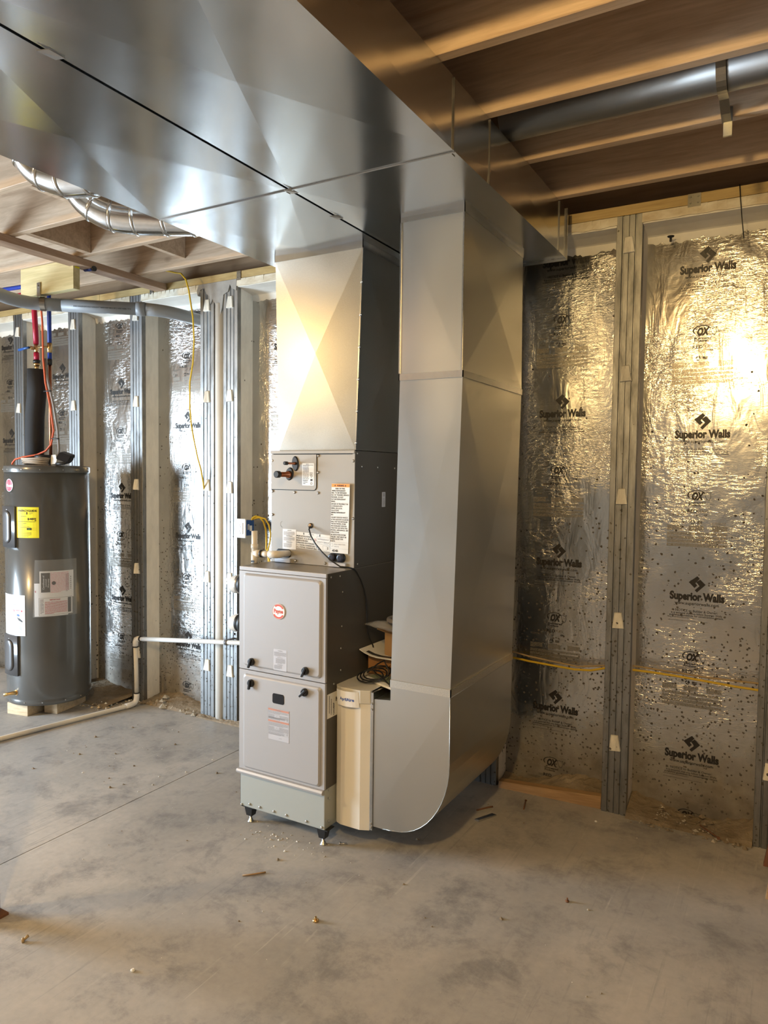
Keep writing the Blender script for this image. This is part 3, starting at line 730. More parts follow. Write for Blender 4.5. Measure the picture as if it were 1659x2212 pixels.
# PVC vent elbows on the left side of the furnace
def vent(label, y, z, ring):
    t = thing('vent_elbow', label, 'pipe', (FX0-.02,y,z), 'white vent elbows on the furnace side')
    P = [(FX0+.001,y,z),(FX0-.098,y,z)]
    for k in range(1,9):
        a = math.radians(90*k/8); P.append((FX0-.098-.046*math.sin(a), y+.046*(1-math.cos(a)), z-.002*k))
    P.append((FX0-.144,y+.22,z-.016))
    b = MB(); b.tube(P, [.0335,.0380]+[.0390]*8+[.0345], 20); b.build('elbow', WHITE, t)
    b = MB(); b.lathe([(.036,-.086),(.0415,-.084),(.0415,-.060),(.036,-.058)], (FX0,y,z), 'x', 24); b.build('coupling', BLACK, t)
    if ring:
        b = MB(); b.lathe([(.0395,-.100),(.0415,-.098),(.0415,-.088),(.0395,-.086)], (FX0,y,z), 'x', 24); b.build('hose_clamp', STEEL, t)
    else:
        b = MB(); b.lathe([(.0395,-.099),(.0400,-.096),(.0400,-.090),(.0395,-.087)], (FX0,y,z), 'x', 24); b.build('glue_ring', BLACK, t)
vent('upper white vent elbow with a bright clamp on the furnace side', 2.452,1.010,True)
vent('lower white vent elbow with a black glue ring on the furnace side', 2.452,.835,False)

# ================================================================ COIL CABINET
CX0, CX1, CY = -2.0360, -1.5980, 2.546
cl = thing('coil_cabinet', 'taupe evaporator coil cabinet covered in warning labels on top of the furnace', 'cabinet', (-1.82,2.8,1.1055))
MB().box(CX0,CX1,CY+.003,3.050,1.1065,1.5985).build('case', CASE_SHADE, cl, .002)  # same paint as the front panel, with side shade put into the colour
MB().box(CX0,CX1-.001,CY,CY+.003,1.1070,1.5980).build('front_panel', COILP, cl, .001)
b = MB(); b.box(CX0-.001,CX1+.001,CY-.008,CY+.001,1.5865,1.6000); b.build('top_lip', COILP, cl, .002)
b = MB(); b.box(CX0+.012,CX1-.014,CY-.003,CY-.0004,1.5835,1.5865); b.build('shadow_slot', CRACK, cl)
b = MB(); b.prism(rrect(CX0-.02,-1.7905,1.4290,1.62,.016,5), XZ(CY), 0, .0018)
pp = [(u,v) for u,v in rrect(CX0+.0005,-1.7920,1.4305,1.5830,.014,5)]
b = MB(); pq = [(CX0+.0005,1.5830),(CX0+.0005,1.4305)]+[(-1.806+.014*math.cos(a),1.4445+.014*math.sin(a)) for a in [math.radians(270+90*k/6) for k in range(7)]]+[(-1.7920,1.5830)]
b.prism(pq, XZ(CY), 0, .0028); ap = b.build('access_panel', COILP, cl)
b = MB(); b.tube([(CX0+.001,CY-.002,1.4288),(-1.806,CY-.002,1.4288)]+[(-1.806+.0157*math.cos(a),CY-.002,1.4445+.0157*math.sin(a)) for a in [math.radians(270+90*k/6) for k in range(7)]]+[(-1.7903,CY-.002,1.583)], .0012, 5); b.build('panel_gap', CRACK, cl)
sc2 = MB().lathe([(.0062,0),(.0058,-.003),(.0035,-.0055)], (0,0,0), 'y', 8).mesh('screw', mat('screw_head', (.42,.40,.37), .35, .9))
for x, z in ((-2.0290,1.5565),(-2.0290,1.4215),(-2.0290,1.3168),(-1.9075,1.4185),(-1.7827,1.4185),(-1.7835,1.5061),(-1.7823,1.5772),(-1.6059,1.5553),(-1.6045,1.3157),(-1.9000,1.1190),(-1.7439,1.1190),(-2.0240,1.128)): link('screw', sc2, cl, loc=(x,CY,z))
for y, z in ((2.5995,1.5329),(2.7329,1.5313),(2.8845,1.5297),(2.5731,1.1228),(2.5629,1.5873)): link('screw', ssx, cl, loc=(CX1,y,z))
# refrigerant stubs through rubber grommets
def oval(x, z, a, c, ang):
    P = []
    for k in range(24):
        t = 2*math.pi*k/24; u, v = a*math.cos(t), c*math.sin(t); P.append((x+u*math.cos(ang)-v*math.sin(ang), z+u*math.sin(ang)+v*math.cos(ang)))
    return P
b = MB(); raised(b, oval(-1.9020,1.5437,.0185,.0330,.1), XZ(CY-.0028), 0, .006, .004); b.build('grommet', BLACK, ap)
b = MB(); raised(b, oval(-1.9330,1.4985,.0215,.0290,-.25), XZ(CY-.0028), 0, .006, .004); b.build('grommet', BLACK, ap)
def stub(x, z, r, ln, capr):
    b = MB(); b.lathe([(r*1.5,-.004),(r*1.3,-.016),(r,-.018),(r,-ln)], (x,CY-.004,z), 'y', 14); s_ = b.build('copper_stub', [COPPER], ap)
    b = MB(); b.lathe([(capr,-ln+.014),(capr,-ln-.004),(capr*.8,-ln-.006)], (x,CY-.004,z), 'y', 14); b.build('end_cap', BLACK, s_)
stub(-1.9000,1.5440,.0045,.075,.0078); stub(-1.9330,1.4960,.0110,.088,.0150)
def coilab(u0, v0, o=.0): return Lab(lambda u, v, d: (u0+u, CY-o-d, v0+v))
l = coilab(-1.8655,1.4495,.0028); l.plate(0,0,.0630,.0960,.0006,r=.003)
l.bars(.020,.052,.0925,1,.003,.0018,1,1); l.bars(.004,.058,.0885,2,.003,.0016,1,2); l.bars(.004,.036,.0800,10,.0062,.0020,1,3); l.bars(.006,.030,.0200,3,.0055,.0018,1,4); l.bars(.040,.056,.0560,3,.0055,.0018,1,5)
l.poly([(.049,.034),(.055,.041),(.049,.048),(.043,.041)],1); l.poly([(.049,.0365),(.053,.041),(.049,.0455),(.045,.041)],0,.0014); l.rect(.044,.020,.055,.028,1); l.arc(.049,.009,.004,.0055,0,360,1,n=12)
l.b.build('label', [PAPERW, INK], ap)
l = coilab(-1.9715,1.1680); l.plate(0,0,.0730,.0880,.0006,r=.002)
for v, s_ in ((.0805,41),(.0560,42),(.0295,43)): l.text('CAUTION' if s_ == 41 else ('AVERTISSEMENT' if s_ == 42 else 'ADVERTENCIA'), .037, v, .0050, 1, al='c', bold=.02); l.bars(.006,.066 if s_ < 43 else .050,v-.0035,6 if s_ < 43 else 7,.0028,.0015,2,s_)
l.b.build('label', [PAPERW, INK, GREYI], cl)
def sl(k): return lambda u, v, d: (-1.8950+u, CY-.0012-d, 1.1765+v+u*k)
l = Lab(sl(-.045)); l.plate(0,0,.1770,.0715,.0006)
l.rect(.037,.0610,.041,.0700,1); l.rect(.122,.0610,.126,.0700,1); l.text('ATLITE', .064,.0625,.0070,2,w=.028)
for k, st in enumerate(('IMUM INSTALLATION','HEIGHT, 6 m (0 ft).','IMUM ROOM AREA','OPERATING OR STORAGE).','11 x TOTAL CHARGE (kg) - m2','15 x TOTAL CHARGE (lbs) - ft2')): l.text(st, .001, .0510-k*.0097, .0085, 1, w=len(st)*.0043, bold=.02)
l.poly([(.0905,.043),(.0985,.0505),(.1065,.043),(.0985,.0355)],3); l.poly([(.0925,.043),(.0985,.0485),(.1045,.043),(.0985,.0375)],0,.0014); l.poly([(.0965,.0405),(.1005,.0405),(.0985,.0465)],1,.0016)
for p in ((.108,.0290,.176,.0295),(.108,.0590,.176,.0595),(.108,.029,.1085,.0595),(.1755,.029,.176,.0595)): l.rect(*p,1)
l.text('REFRIGERANT', .114,.0470,.0080,2,w=.058,bold=.005); l.text('SAFETY GROUP', .111,.0345,.0080,2,w=.062,bold=.005)
for p in ((.140,.004,.1405,.024),(.158,.002,.1585,.024),(.140,.0235,.158,.024),(.140,.004,.158,.0045),(.158,.0235,.175,.024),(.1745,.004,.175,.024),(.158,.002,.175,.0025)): l.rect(*p,1)
l.rect(.164,.008,.167,.020,1)
l.b.build('charge_label', [PAPER, INK, GREYI, RED], cl)
l = Lab(lambda u, v, d: (-1.7165+u+v*.033, CY-.0030-.020*v-d, 1.1660+v)); l.plate(0,0,.0905,.2940,.0007,m=0)
l.rect(.0005,.2795,.0900,.2935,2,.0013)
l.text('WARNING', .045,.2825,.0098,1,w=.036,bold=.035,d=.0016,al='c')
for u in (.018,.070): l.poly([(u-.004,.283),(u+.004,.283),(u,.2905)],1,.0016)
rows = [('RISK OF FIRE',.2705,.020),('MABLE REFRIGERANT',.2615,.003),('SED. TO BE REPAIRED',.2525,.001),('NLY BY TRAINED SERVICE',.2435,.001),('RSONNEL. DO NOT',.2345,.001),('NCTURE REFRIGERANT',.2255,.001),('BING.',.2165,.001),
 ('ISPOSE OF PROPERLY IN',.2055,.001),('CCORDANCE WITH',.1965,.001),('DERAL OR LOCAL',.1875,.001),('GULATIONS.',.1785,.001),('MMABLE REFRIGERANT',.1695,.001),('ED.',.1605,.001),
 ('XILIARY DEVICES WHICH',.1490,.001),('AY BE IGNITION SOURCES',.1400,.001),('HALL NOT BE INSTALLED',.1310,.001),('THE DUCTWORK, OTHER',.1220,.001),('AN AUXILIARY DEVICES',.1130,.001),('STED FOR USE WITH THE',.1040,.001),('PECIFIC APPLIANCE. SEE',.0950,.001),('STRUCTIONS.',.0860,.001),
 ('AK DETECTION SYSTEM',.0755,.001),('TALLED. UNIT MUST BE',.0665,.001),('WERED EXCEPT FOR',.0575,.001),('RVICE.',.0485,.001)]
for st, v, u in rows: l.text(st, u, v, .0080, 1, w=len(st)*.00395, bold=.025)
for v in (.2140,.1580,.0840,.0460): l.rect(0,v-.0001,.0905,v+.0004,3)
l.text('READ OPERATORS', .020,.0350,.0075,3,w=.056); l.text('MANUAL', .020,.0255,.0075,3,w=.025); l.rect(.004,.027,.014,.041,3); l.rect(.0048,.0278,.0132,.0402,0,.0013)
l.rect(0,.0190,.0905,.0195,3); l.text('454B', .010,.0060,.0130,1,w=.030,bold=.03)
l.b.build('warning_label', [PAPER, INK, ORANGE, GREYI], cl)
b = MB(); b.lathe([(.0118,0),(.0118,-.003),(.0090,-.005),(.0088,-.001)], (-1.8213,CY,1.2760), 'y', 20); b.build('cable_grommet', BLACK, cl)
b = MB(); b.lathe([(.0085,-.0052),(.004,-.0056)], (-1.8213,CY,1.2780), 'y', 14); b.build('insulation_plug', YEL if False else CARD, cl)
l = coilab(-1.9715,1.2760); l.arc(0,0,.0125,.0133,100,265,1,.0006,14); l.b.build('knock_out', [COILP, CRACK], cl)
# drain openings at the foot
b = MB(); raised(b, rrect(-2.006,-1.925,1.129,1.1665,.014), XZ(CY), 0, .006, .003); b.build('drain_seal', BLACK, cl)
b = MB(); raised(b, rrect(-1.722,-1.640,1.127,1.168,.018), XZ(CY), 0, .006, .003); ds = b.build('drain_seal', BLACK, cl)
for x, r in ((-1.7040,.0165),(-1.6600,.0175)):
    b = MB(); b.lathe([(r,-.004),(r,-.014),(r*.85,-.016),(r*.5,-.016)], (x,CY,1.1475), 'y', 18); b.build('drain_cap', mat('navy_plastic',(.012,.014,.03),.35), ds)
for x0, x1 in ((-2.008,-1.924),(-1.720,-1.636)): MB().box(x0,x1,CY-.010,CY-.0005,1.1085,1.1255).build('pan_lip', SILVERL, cl)
l = Lab(lambda u, v, d: (CX1+.0005+d, 2.772+u, 1.3570+v)); l.plate(0,0,.030,.066,.0005); l.rect(.005,.046,.024,.062,1); l.bars(.006,.024,.040,6,.006,.003,1,3); l.b.build('side_label', [SILVERL, GREYI], cl)

# black sensor lead from the coil, down the furnace side
tag(MB().tube([(-1.8213,CY-.004,1.274),(-1.815,CY-.020,1.262),(-1.790,2.505,1.236),(-1.755,2.490,1.205),(-1.715,2.484,1.172),(-1.672,2.482,1.142),(-1.630,2.490,1.1185),(-1.602,2.508,1.1150),(-1.590,2.530,1.1080),(-1.586,2.545,1.095),(-1.584,2.575,1.060),(-1.585,2.605,1.015),(-1.586,2.625,.960),(-1.586,2.632,.900),(-1.586,2.634,.845),(-1.583,2.648,.800),(-1.575,2.67,.76),(-1.570,2.68,.70),(-1.568,2.66,.672),(-1.560,2.60,.6600)], .0032, 8).build('sensor_lead', BLACK), 'thin black cable hanging from the coil cabinet down the furnace side', 'cable')

# cream condensate tee
t = thing('condensate_tee', 'cream plastic drain tee standing on the furnace top at left', 'pipe', (-2.055,2.455,1.1075))
MB().tube([(-2.055,2.455,1.1070),(-2.055,2.455,1.155)], .0155, 16).build('tee_body', CREAMP, t)
MB().tube([(-2.055,2.455,1.150),(-2.056,2.455,1.2480)], .0132, 16).build('standpipe', CREAMP, t)
MB().tube([(-2.055,2.455,1.172),(-2.055,2.455,1.190)], .0158, 16).build('tee_socket', CREAMP, t)
MB().tube([(-2.055,2.455,1.1500),(-2.020,2.456,1.1505)], .0160, 16).build('tee_branch', CREAMP, t)
MB().tube([(-2.021,2.456,1.1505),(-2.012,2.456,1.1506)], .0166, 16).build('glue_ring', BLACK, t)
MB().tube([(-2.014,2.456,1.1505),(-1.972,2.457,1.1510)], .0132, 16).build('cross_pipe', CREAMP, t)
b = MB(); b.tube([(-1.975,2.457,1.1510),(-1.950,2.458,1.1512),(-1.940,2.462,1.1512),(-1.935,2.472,1.1512),(-1.935,2.485,1.1512),(-1.935,2.541,1.1500)], [.0162,.0162,.0165,.0160,.0155,.0135], 16); b.build('elbow', CREAMP, t)
b = MB(); b.lathe([(.0165,0),(.0165,.0010),(.010,.0012)], (-2.055,2.455,1.1068), 'z', 14); b.box(-2.060,-2.044,2.4370,2.4395,1.112,1.120); b.build('glue_drips', BLACK, t)

# ================================================================ FILTER CABINET
fc = thing('filter_cabinet', 'cream air filter cabinet with ribbed door beside the furnace', 'filter cabinet', (-1.51,2.75,.085))
MB().box(FX1+.0015,-1.4320,2.425,3.085,.0870,.6480).build('housing', CREAM2, fc, .002)
MB().box(-1.4320,-1.4195,2.415,3.085,.0880,.6430).build('flange', GALVD, fc, .001)
dp = [(-1.5965,2.440),(-1.5965,2.424),(-1.5860,2.4115),(-1.5600,2.4000),(-1.4690,2.4000),(-1.4330,2.4155),(-1.4330,2.440)]
MB().prism(dp, lambda u, v, d: (u, v, d), .0845, .5950).build('filter_door', CREAM, fc, .0012)
cp = [(-1.5970,2.520),(-1.5970,2.421),(-1.5860,2.4080),(-1.5600,2.3955),(-1.4690,2.3955),(-1.4320,2.4120),(-1.4320,2.520)]
b = MB(); b.prism(cp, lambda u, v, d: (u, v, d), .5955, .6490); cap = b.build('door_cap', CREAM2, fc, .003)
def cmap(u, v, d):
    t = (u/.100)*2-1; y = 2.3945 - .010*(1-t*t) + .010*(1-v/.062)*0
    return (-1.5790+u-v*.10+.006, y-d-.004+.004*abs(t), .5795+v)
l = Lab(cmap); l.plate(0,0,.1010,.0610,.0010,0,8)
l.text('AprilAire', .051,.0230,.0170,1,w=.066,bold=.03,al='c',d=.0014); l.b.build('brand_plate', [PAPERW, BLUEI], cap)
b = MB()
for z in (.598,.575,.115,.10): b.lathe([(.005,0),(.004,-.006)], (-1.4255,2.4150,z), 'y', 8)
b.build('clip', STEEL, fc)

# boxes, papers and cable lying on the filter cabinet
def rbox(name, label, cat, mt, cx, cy, z0, z1, sx, sy, ang):
    t = thing(name, label, cat, (cx,cy,z0)); c, s = math.cos(ang), math.sin(ang)
    R_ = lambda x, y, z: (cx+x*c-y*s, cy+x*s+y*c, z)
    return t, R_
t, R_ = rbox('cardboard_box', 'lower brown cardboard box with printed number on the filter cabinet', 'box', CARDD, 0,0,0,0,0,0,0)
t.location = (-1.47,2.80,.6495); WL[t.name] = (-1.47,2.80,.6495)
bx = MB().box(-1.572,-1.3560,2.625,2.95,.6500,.7300).build('carton', CARDD, t, .003)
l = Lab(lambda u, v, d: (-1.57+u, 2.625-d, .652+v)); l.text('263-401', .085,.0300,.0230,0,w=.088,bold=.02,d=.0012); l.poly([(.165,.010),(.185,.010),(.175,.024)],0); l.b.build('printed_number', [INK], t)
t = thing('document_mat', 'curled white and black printed sheet between the two cardboard boxes', 'paper', (-1.47,2.72,.731))
b = MB(); nn = 8
def sheet(x): return .7325 + .035*max(0,(-1.500-x)/.11)**2
for k in range(nn):
    xa, xb = -1.600+.252*k/nn, -1.600+.252*(k+1)/nn
    xa = max(xa,-1.592)
    for (y0,y1,mi,o) in ((2.585,2.600,0,0),(2.600,2.625,1,.0),(2.625,2.90,0,0)):
        b.hexa([(xa,y0,sheet(xa)),(xb,y0,sheet(xb)),(xb,y1,sheet(xb)),(xa,y1,sheet(xa)),(xa,y0,sheet(xa)+.003),(xb,y0,sheet(xb)+.003),(xb,y1,sheet(xb)+.003),(xa,y1,sheet(xa)+.003)], mi if not (k == 0) else 0)
b.build('sheet', [PAPER, DARKP], t)
t = thing('parts_box', 'upper tan cardboard box with open flaps on the filter cabinet', 'box', (-1.44,2.74,.737))
ang = math.radians(-22); c, s = math.cos(ang), math.sin(ang); R_ = lambda x, y, z: (-1.500+x*c-y*s, 2.640+x*s+y*c, z)
b = MB(); bw, bd = .095, .14
b.hexa([R_(0,0,.7365),R_(bw,0,.7365),R_(bw,bd,.7365),R_(0,bd,.7365),R_(0,0,.832),R_(bw,0,.832),R_(bw,bd,.832),R_(0,bd,.832)]); b.build('carton', CARD, t, .002)
b = MB(); b.hexa([R_(-.055,.0,.836),R_(0,0,.832),R_(0,bd,.832),R_(-.055,bd,.850),R_(-.055,.0,.839),R_(0,0,.835),R_(0,bd,.835),R_(-.055,bd,.853)]); b.build('flap', CARD, t)
b = MB(); b.hexa([R_(-.03,bd,.845),R_(bw,bd,.835),R_(bw,bd+.003,.835),R_(-.03,bd+.003,.845),R_(-.03,bd+.03,.885),R_(bw,bd+.03,.885),R_(bw,bd+.033,.885),R_(-.03,bd+.033,.885)]); b.build('flap', CARDD, t)
t = thing('plastic_bag', 'clear plastic bag holding a black hose on the upper cardboard box', 'bag', (-1.44,2.74,.853))
b = MB(); G = []; rg = random.Random(4)
for i in range(7):
    for j in range(7): G.append((lambda q: Vector((min(q[0],-1.352), q[1], q[2])))(R_(-.075+.24*i/6, -.055+.24*j/6, .8575+.014*math.sin(i*1.3)*math.sin(j*1.1)+rg.uniform(0,.006))))
fs = [(i*7+j,(i+1)*7+j,(i+1)*7+j+1,i*7+j+1) for i in range(6) for j in range(6)]
b.add(G+[g+Vector((0,0,.004)) for g in G], fs+[tuple(k+49 for k in f) for f in fs], 0, True); b.build('film', FILM, t)
b = MB(); pts = [R_(.055+.065*math.cos(a), .060+.065*math.sin(a), .888) for a in [2*math.pi*k/24 for k in range(25)]]; b.tube(pts, .010, 8); b.build('hose', GRC, t)
t = thing('instruction_booklet', 'green and white booklet lying on the filter cabinet under black cable', 'booklet', (-1.45,2.55,.650))
b = MB(); b.hexa([(-1.545,2.560,.6500),(-1.352,2.470,.6500),(-1.345,2.600,.6500),(-1.52,2.620,.6500),(-1.545,2.560,.6560),(-1.352,2.470,.6560),(-1.345,2.600,.6560),(-1.52,2.620,.6560)]); b.build('cover', GREENP, t)
b = MB(); b.hexa([(-1.535,2.535,.6502),(-1.350,2.455,.6502),(-1.350,2.485,.6502),(-1.535,2.562,.6502),(-1.535,2.535,.6585),(-1.350,2.455,.6585),(-1.350,2.485,.6585),(-1.535,2.562,.6585)]); b.build('page_edge', PAPER, t)
b = MB(); pts = []
for k in range(60):
    a = 2*math.pi*k/20; q = k/60
    pts.append((-1.500+.060*math.cos(a)+.020*q, 2.515+(.045+.02*q)*math.sin(a)+.05*q, .664+.014*q+.012*math.sin(a*.5+1)**2+.010*math.sin(a)))
pts += [(-1.43,2.55,.700),(-1.455,2.56,.735),(-1.49,2.57,.715),(-1.52,2.57,.69),(-1.485,2.545,.680),(-1.44,2.52,.676),(-1.40,2.49,.667),(-1.37,2.47,.664)]
tag(b.tube(pts, .0030, 7).build('coiled_lead', BLACK), 'black cable coiled on top of the cream filter cabinet', 'cable')

# ================================================================ WATER HEATER
HX, HY, HR, HZ = -4.110, 2.905, .2465, .072
wh = thing('water_heater', 'dark grey cylindrical electric water heater by the foil wall', 'water heater', (HX,HY,0))
b = MB(); b.lathe([(HR-.012,HZ),(HR-.002,HZ+.004),(HR,HZ+.012),(HR,HZ+.030),(HR-.002,HZ+.034),(HR-.001,HZ+.040),(HR-.001,1.492)], (HX,HY,0), 'z', 96); b.build('tank', HEAT, wh)
b = MB(); b.lathe([(HR+.001,1.490),(HR+.002,1.494),(HR+.002,1.524),(HR-.003,1.531),(HR-.03,1.534),(.05,1.542)], (HX,HY,0), 'z', 96); b.build('top_cap', HEAT, wh)
b = MB(); b.lathe([(.22,HZ-.003),(.22,HZ+.01)], (HX,HY,0), 'z', 32); b.build('base_ring', BLACK, wh)
for a in (-125,-98,-70,-45,-15,10):
    b = MB(); q = math.radians(a); b.lathe([(.004,0),(.003,.003)], (0,0,0), 'x', 6); 
    b.v = [(HX+(HR+.001+p[0])*math.cos(q)-p[1]*math.sin(q), HY+(HR+.001+p[0])*math.sin(q)+p[1]*math.cos(q), 1.508+p[2]) for p in b.v]; b.build('rim_screw', STEEL, wh)
    b = MB(); b.lathe([(.004,0),(.003,.003)], (0,0,0), 'x', 6); b.v = [(HX+(HR+p[0])*math.cos(q)-p[1]*math.sin(q), HY+(HR+p[0])*math.sin(q)+p[1]*math.cos(q), HZ+.022+p[2]) for p in b.v]; b.build('rim_screw', STEEL, wh)
def hmap(a0, z0, lift=.0004):
    return lambda u, v, d: (HX+(HR+lift+d)*math.cos(math.radians(a0)+u/HR), HY+(HR+lift+d)*math.sin(math.radians(a0)+u/HR), z0+v)
def dense(poly, k=3):
    out = []
    for i in range(len(poly)):
        a, c = poly[i], poly[(i+1) % len(poly)]; n = max(1, int(math.hypot(c[0]-a[0], c[1]-a[1])/.02))
        for q in range(n): out.append((a[0]+(c[0]-a[0])*q/n, a[1]+(c[1]-a[1])*q/n))
    return out
def cover(a0, z0, wd, ht):
    mp = hmap(a0, z0, -.004); b = MB()
    ns = 10
    for k in range(ns):       # curved plate
        u0, u1 = wd*k/ns, wd*(k+1)/ns
        P = [mp(u0,0,0),mp(u1,0,0),mp(u1,0,.016),mp(u0,0,.016),mp(u0,ht,0),mp(u1,ht,0),mp(u1,ht,.016),mp(u0,ht,.016)]
        b.add(P, [(0,1,2,3),(4,7,6,5),(3,2,6,7)], 0, True)
        if k == 0: b.add([P[0],P[3],P[7],P[4]], [(0,1,2,3)])
        if k == ns-1: b.add([P[1],P[2],P[6],P[5]], [(0,3,2,1)])
    o = b.build('access_cover', HEATD, wh)
    b = MB(); q = rrect(wd*.20,wd*.80,ht*.10,ht*.90,wd*.29,8)
    rings = [[mp(u,v,.0155) for u,v in q], [mp(u,v,.024) for u,v in inset(q,.006)], [mp(u,v,.026) for u,v in inset(q,.014)], [mp(u,v,.0265) for u,v in inset(q,.030)]]
    b.loft(rings, 0, True, True); b.build('bulge', HEATD, o)
    for v in (.03,ht-.02):
        b = MB(); b.lathe([(.0035,0),(.0025,-.002)], mp(wd*.5,v,.016), 'y', 6); b.build('screw', STEEL, o)
cover(-112,1.037,.136,.2480); cover(-111,.2560,.140,.2450)
# brand badge
l = Lab(hmap(-93.4,1.4120)); P = [( .0365*math.cos(a), .0385*math.sin(a)) for a in [2*math.pi*k/36 for k in range(36)]]
l.b.loft([[l.mp(u,v,0) for u,v in P],[l.mp(u,v,.002) for u,v in P]])
P2 = inset(P,.003); l.poly(P2,1,.0024)
l.text('Rheem', .004,-.010,.026,2,w=.056,bold=.01,shear=.1,d=.0030,al='c'); l.rect(-.012,-.024,-.0095,.022,2,.0030)
l.b.build('brand_badge', [PAPERW, RED, PAPERW], wh)
# yellow energy label
l = Lab(hmap(-79.0,1.0980)); W_, H_ = .1385,.1850; l.plate(0,0,W_,H_,.0006,0,8)
l.text('ENERGYGUIDE', W_/2,.1575,.0165,1,w=.116,bold=.03,al='c'); l.poly([(.0665,.156),(.0715,.156),(.0715,.146),(.0755,.146),(.069,.140),(.0625,.146),(.0665,.146)],1,.0016)
l.bars(.010,.056,.1530,3,.0045,.0014,2,1); l.bars(.082,.104,.1530,3,.0045,.0014,2,2)
l.bars(.030,.100,.1300,1,.0045,.0022,2,3); l.text('$489', .072,.1080,.0175,1,w=.050,bold=.025)
l.rect(.012,.0965,.118,.0990,1,n=5); l.poly([(.113,.107),(.125,.107),(.119,.100)],1,.0014); l.bars(.040,.090,.0890,1,.0045,.0018,2,4)
l.bars(.045,.100,.0680,1,.004,.0018,2,5); l.bars(.025,.110,.0630,1,.004,.0018,2,6)
for p in ((.012,.0480,.126,.0486),(.012,.0590,.126,.0596)): l.rect(*p,2,n=5)
l.rect(.068,.0480,.096,.0590,1,.0014,2); l.text('489', .075,.0505,.0065,3,w=.014,d=.0018); l.bars(.025,.065,.0445,1,.004,.0014,2,7)
l.bars(.006,.095,.0340,5,.0045,.0013,2,8); l.bars(.006,.12,.0100,1,.004,.0013,2,9)
l.b.build('energy_label', [YEL, INK, DARKP, mat('green_print',(.05,.40,.12),.5)], wh)
# rating and danger label at the left
l = Lab(hmap(-113,.5030)); W_, H_ = .1960,.2470; l.plate(0,0,W_,H_,.0006,0,10)
l.bars(.060,.130,.2400,1,.006,.003,1,1); l.bars(.030,.046,.225,9,.006,.002,1,2); l.bars(.055,.075,.228,9,.006,.002,1,3); l.arc(.100,.207,.006,.0075,0,360,1,n=14); l.text('CBS', .096,.186,.010,1,w=.034,bold=.05); l.rect(.070,.1700,.130,.1745,1,n=3)
l.rect(.020,.1640,.196*.72,.1646,1,n=4); l.bars(.025,.095,.160,5,.0045,.002,1,4); l.bars(.025,.095,.135,7,.0050,.0032,3,5); l.bars(.025,.095,.098,12,.0070,.0026,1,6)
l.rect(.103,.1450,.120,.1560,2,.0012,1); l.rect(.123,.1450,.178,.1560,2,.0012,3); l.text('DANGER', .126,.1470,.0090,0,w=.048,bold=.03,d=.0016); l.poly([(.107,.147),(.116,.147),(.1115,.154)],0,.0016)
l.rect(.108,.112,.124,.128,1,.0012); l.rect(.110,.114,.122,.126,0,.0014); l.poly([(.135,.124),(.142,.132),(.156,.130),(.160,.120),(.148,.117)],4,.0012); l.poly([(.138,.112),(.160,.106),(.180,.090),(.178,.082),(.150,.094)],5,.0012)
l.bars(.103,.175,.078,13,.0052,.0016,4,7); l.bars(.10,.18,.012,1,.005,.002,1,8)
l.b.build('danger_label', [PAPERW, GREYI, RED, PINK, BLUEI, DARKP], wh)
# document pouch with papers
l = Lab(hmap(-54.0,.6180,.001)); W_, H_ = .2430,.3470
q = [(-.006,0),(W_,.004),(W_,H_-.01),(W_-.004,H_),(.012,H_),(.006,.20)]
pq = hmap(-54.0,.6180,.004); ns = 12; b = MB()
for k in range(ns):
    f = lambda t: (-.008+.012*0+(W_+.010)*t)
    u0, u1 = f(k/ns), f((k+1)/ns); sk = lambda u, v: u + (.014*(v/H_) if u < W_/2 else 0)*(1-max(0,u)/(W_/2) if u < W_/2 else 0)
    b.add([pq(sk(u0,0),0,0),pq(sk(u1,0),0,0),pq(sk(u1,H_),H_,0),pq(sk(u0,H_),H_,0),pq(sk(u0,0),0,.003),pq(sk(u1,0),0,.003),pq(sk(u1,H_),H_,.003),pq(sk(u0,H_),H_,.003)], [(4,5,6,7)], 0, True)
pouch = b.build('document_pouch', POUCH, wh)
l.plate(0,.004,.190,.205,.0006,0,8); l.plate(.030,.112,.226,.278,.0012,0,10)
l.rect(.038,.150,.088,.268,1,.0018,3)
l.text('Certificate of', .056,.168,.0135,0,w=.085,vert=True,d=.0022); l.text('Limited', .069,.185,.0120,0,w=.045,vert=True,d=.0022); l.text('Warranty', .082,.178,.0120,0,w=.055,vert=True,d=.0022)
l.bars(.090,.195,.268,15,.0083,.0036,2,1,.0018); l.arc(.108,.205,0,.0115,0,360,1,.0022,18); l.bars(.176,.198,.255,13,.0085,.002,1,2,.0020); l.bars(.205,.210,.24,7,.012,.006,1,3,.0020)
l.plate(.022,.010,.218,.118,.0014,0,10)
for p in ((.026,.012,.214,.0132),(.026,.1148,.214,.116),(.026,.012,.0272,.116),(.2128,.012,.214,.116)): l.rect(*p,1,.0020,6)
l.text('IMPORTANT', .115,.1000,.0105,3,w=.060,bold=.03,al='c',d=.0022)
l.bars(.058,.185,.0920,12,.0064,.0026,3,5,.0020); l.bars(.032,.052,.108,13,.0070,.0040,4,6,.0020); l.rect(.188,.020,.208,.112,1,.0020,2)
l.rect(.004,.150,.008,.162,3,.0016)
l.b.build('leaflet', [PAPERW, DARKP, PINK, RED, GREYI], pouch)
b = MB(); b.tube([(-4.090,2.668,.150),(-4.096,2.645,.150),(-4.106,2.625,.149),(-4.122,2.602,.146)], [.0145,.0125,.0095,.0105], 12); b.lathe([(.020,0),(.018,-.006)], (-4.092,2.666,.150), 'y', 14); b.build('drain_valve', BRASS, wh)
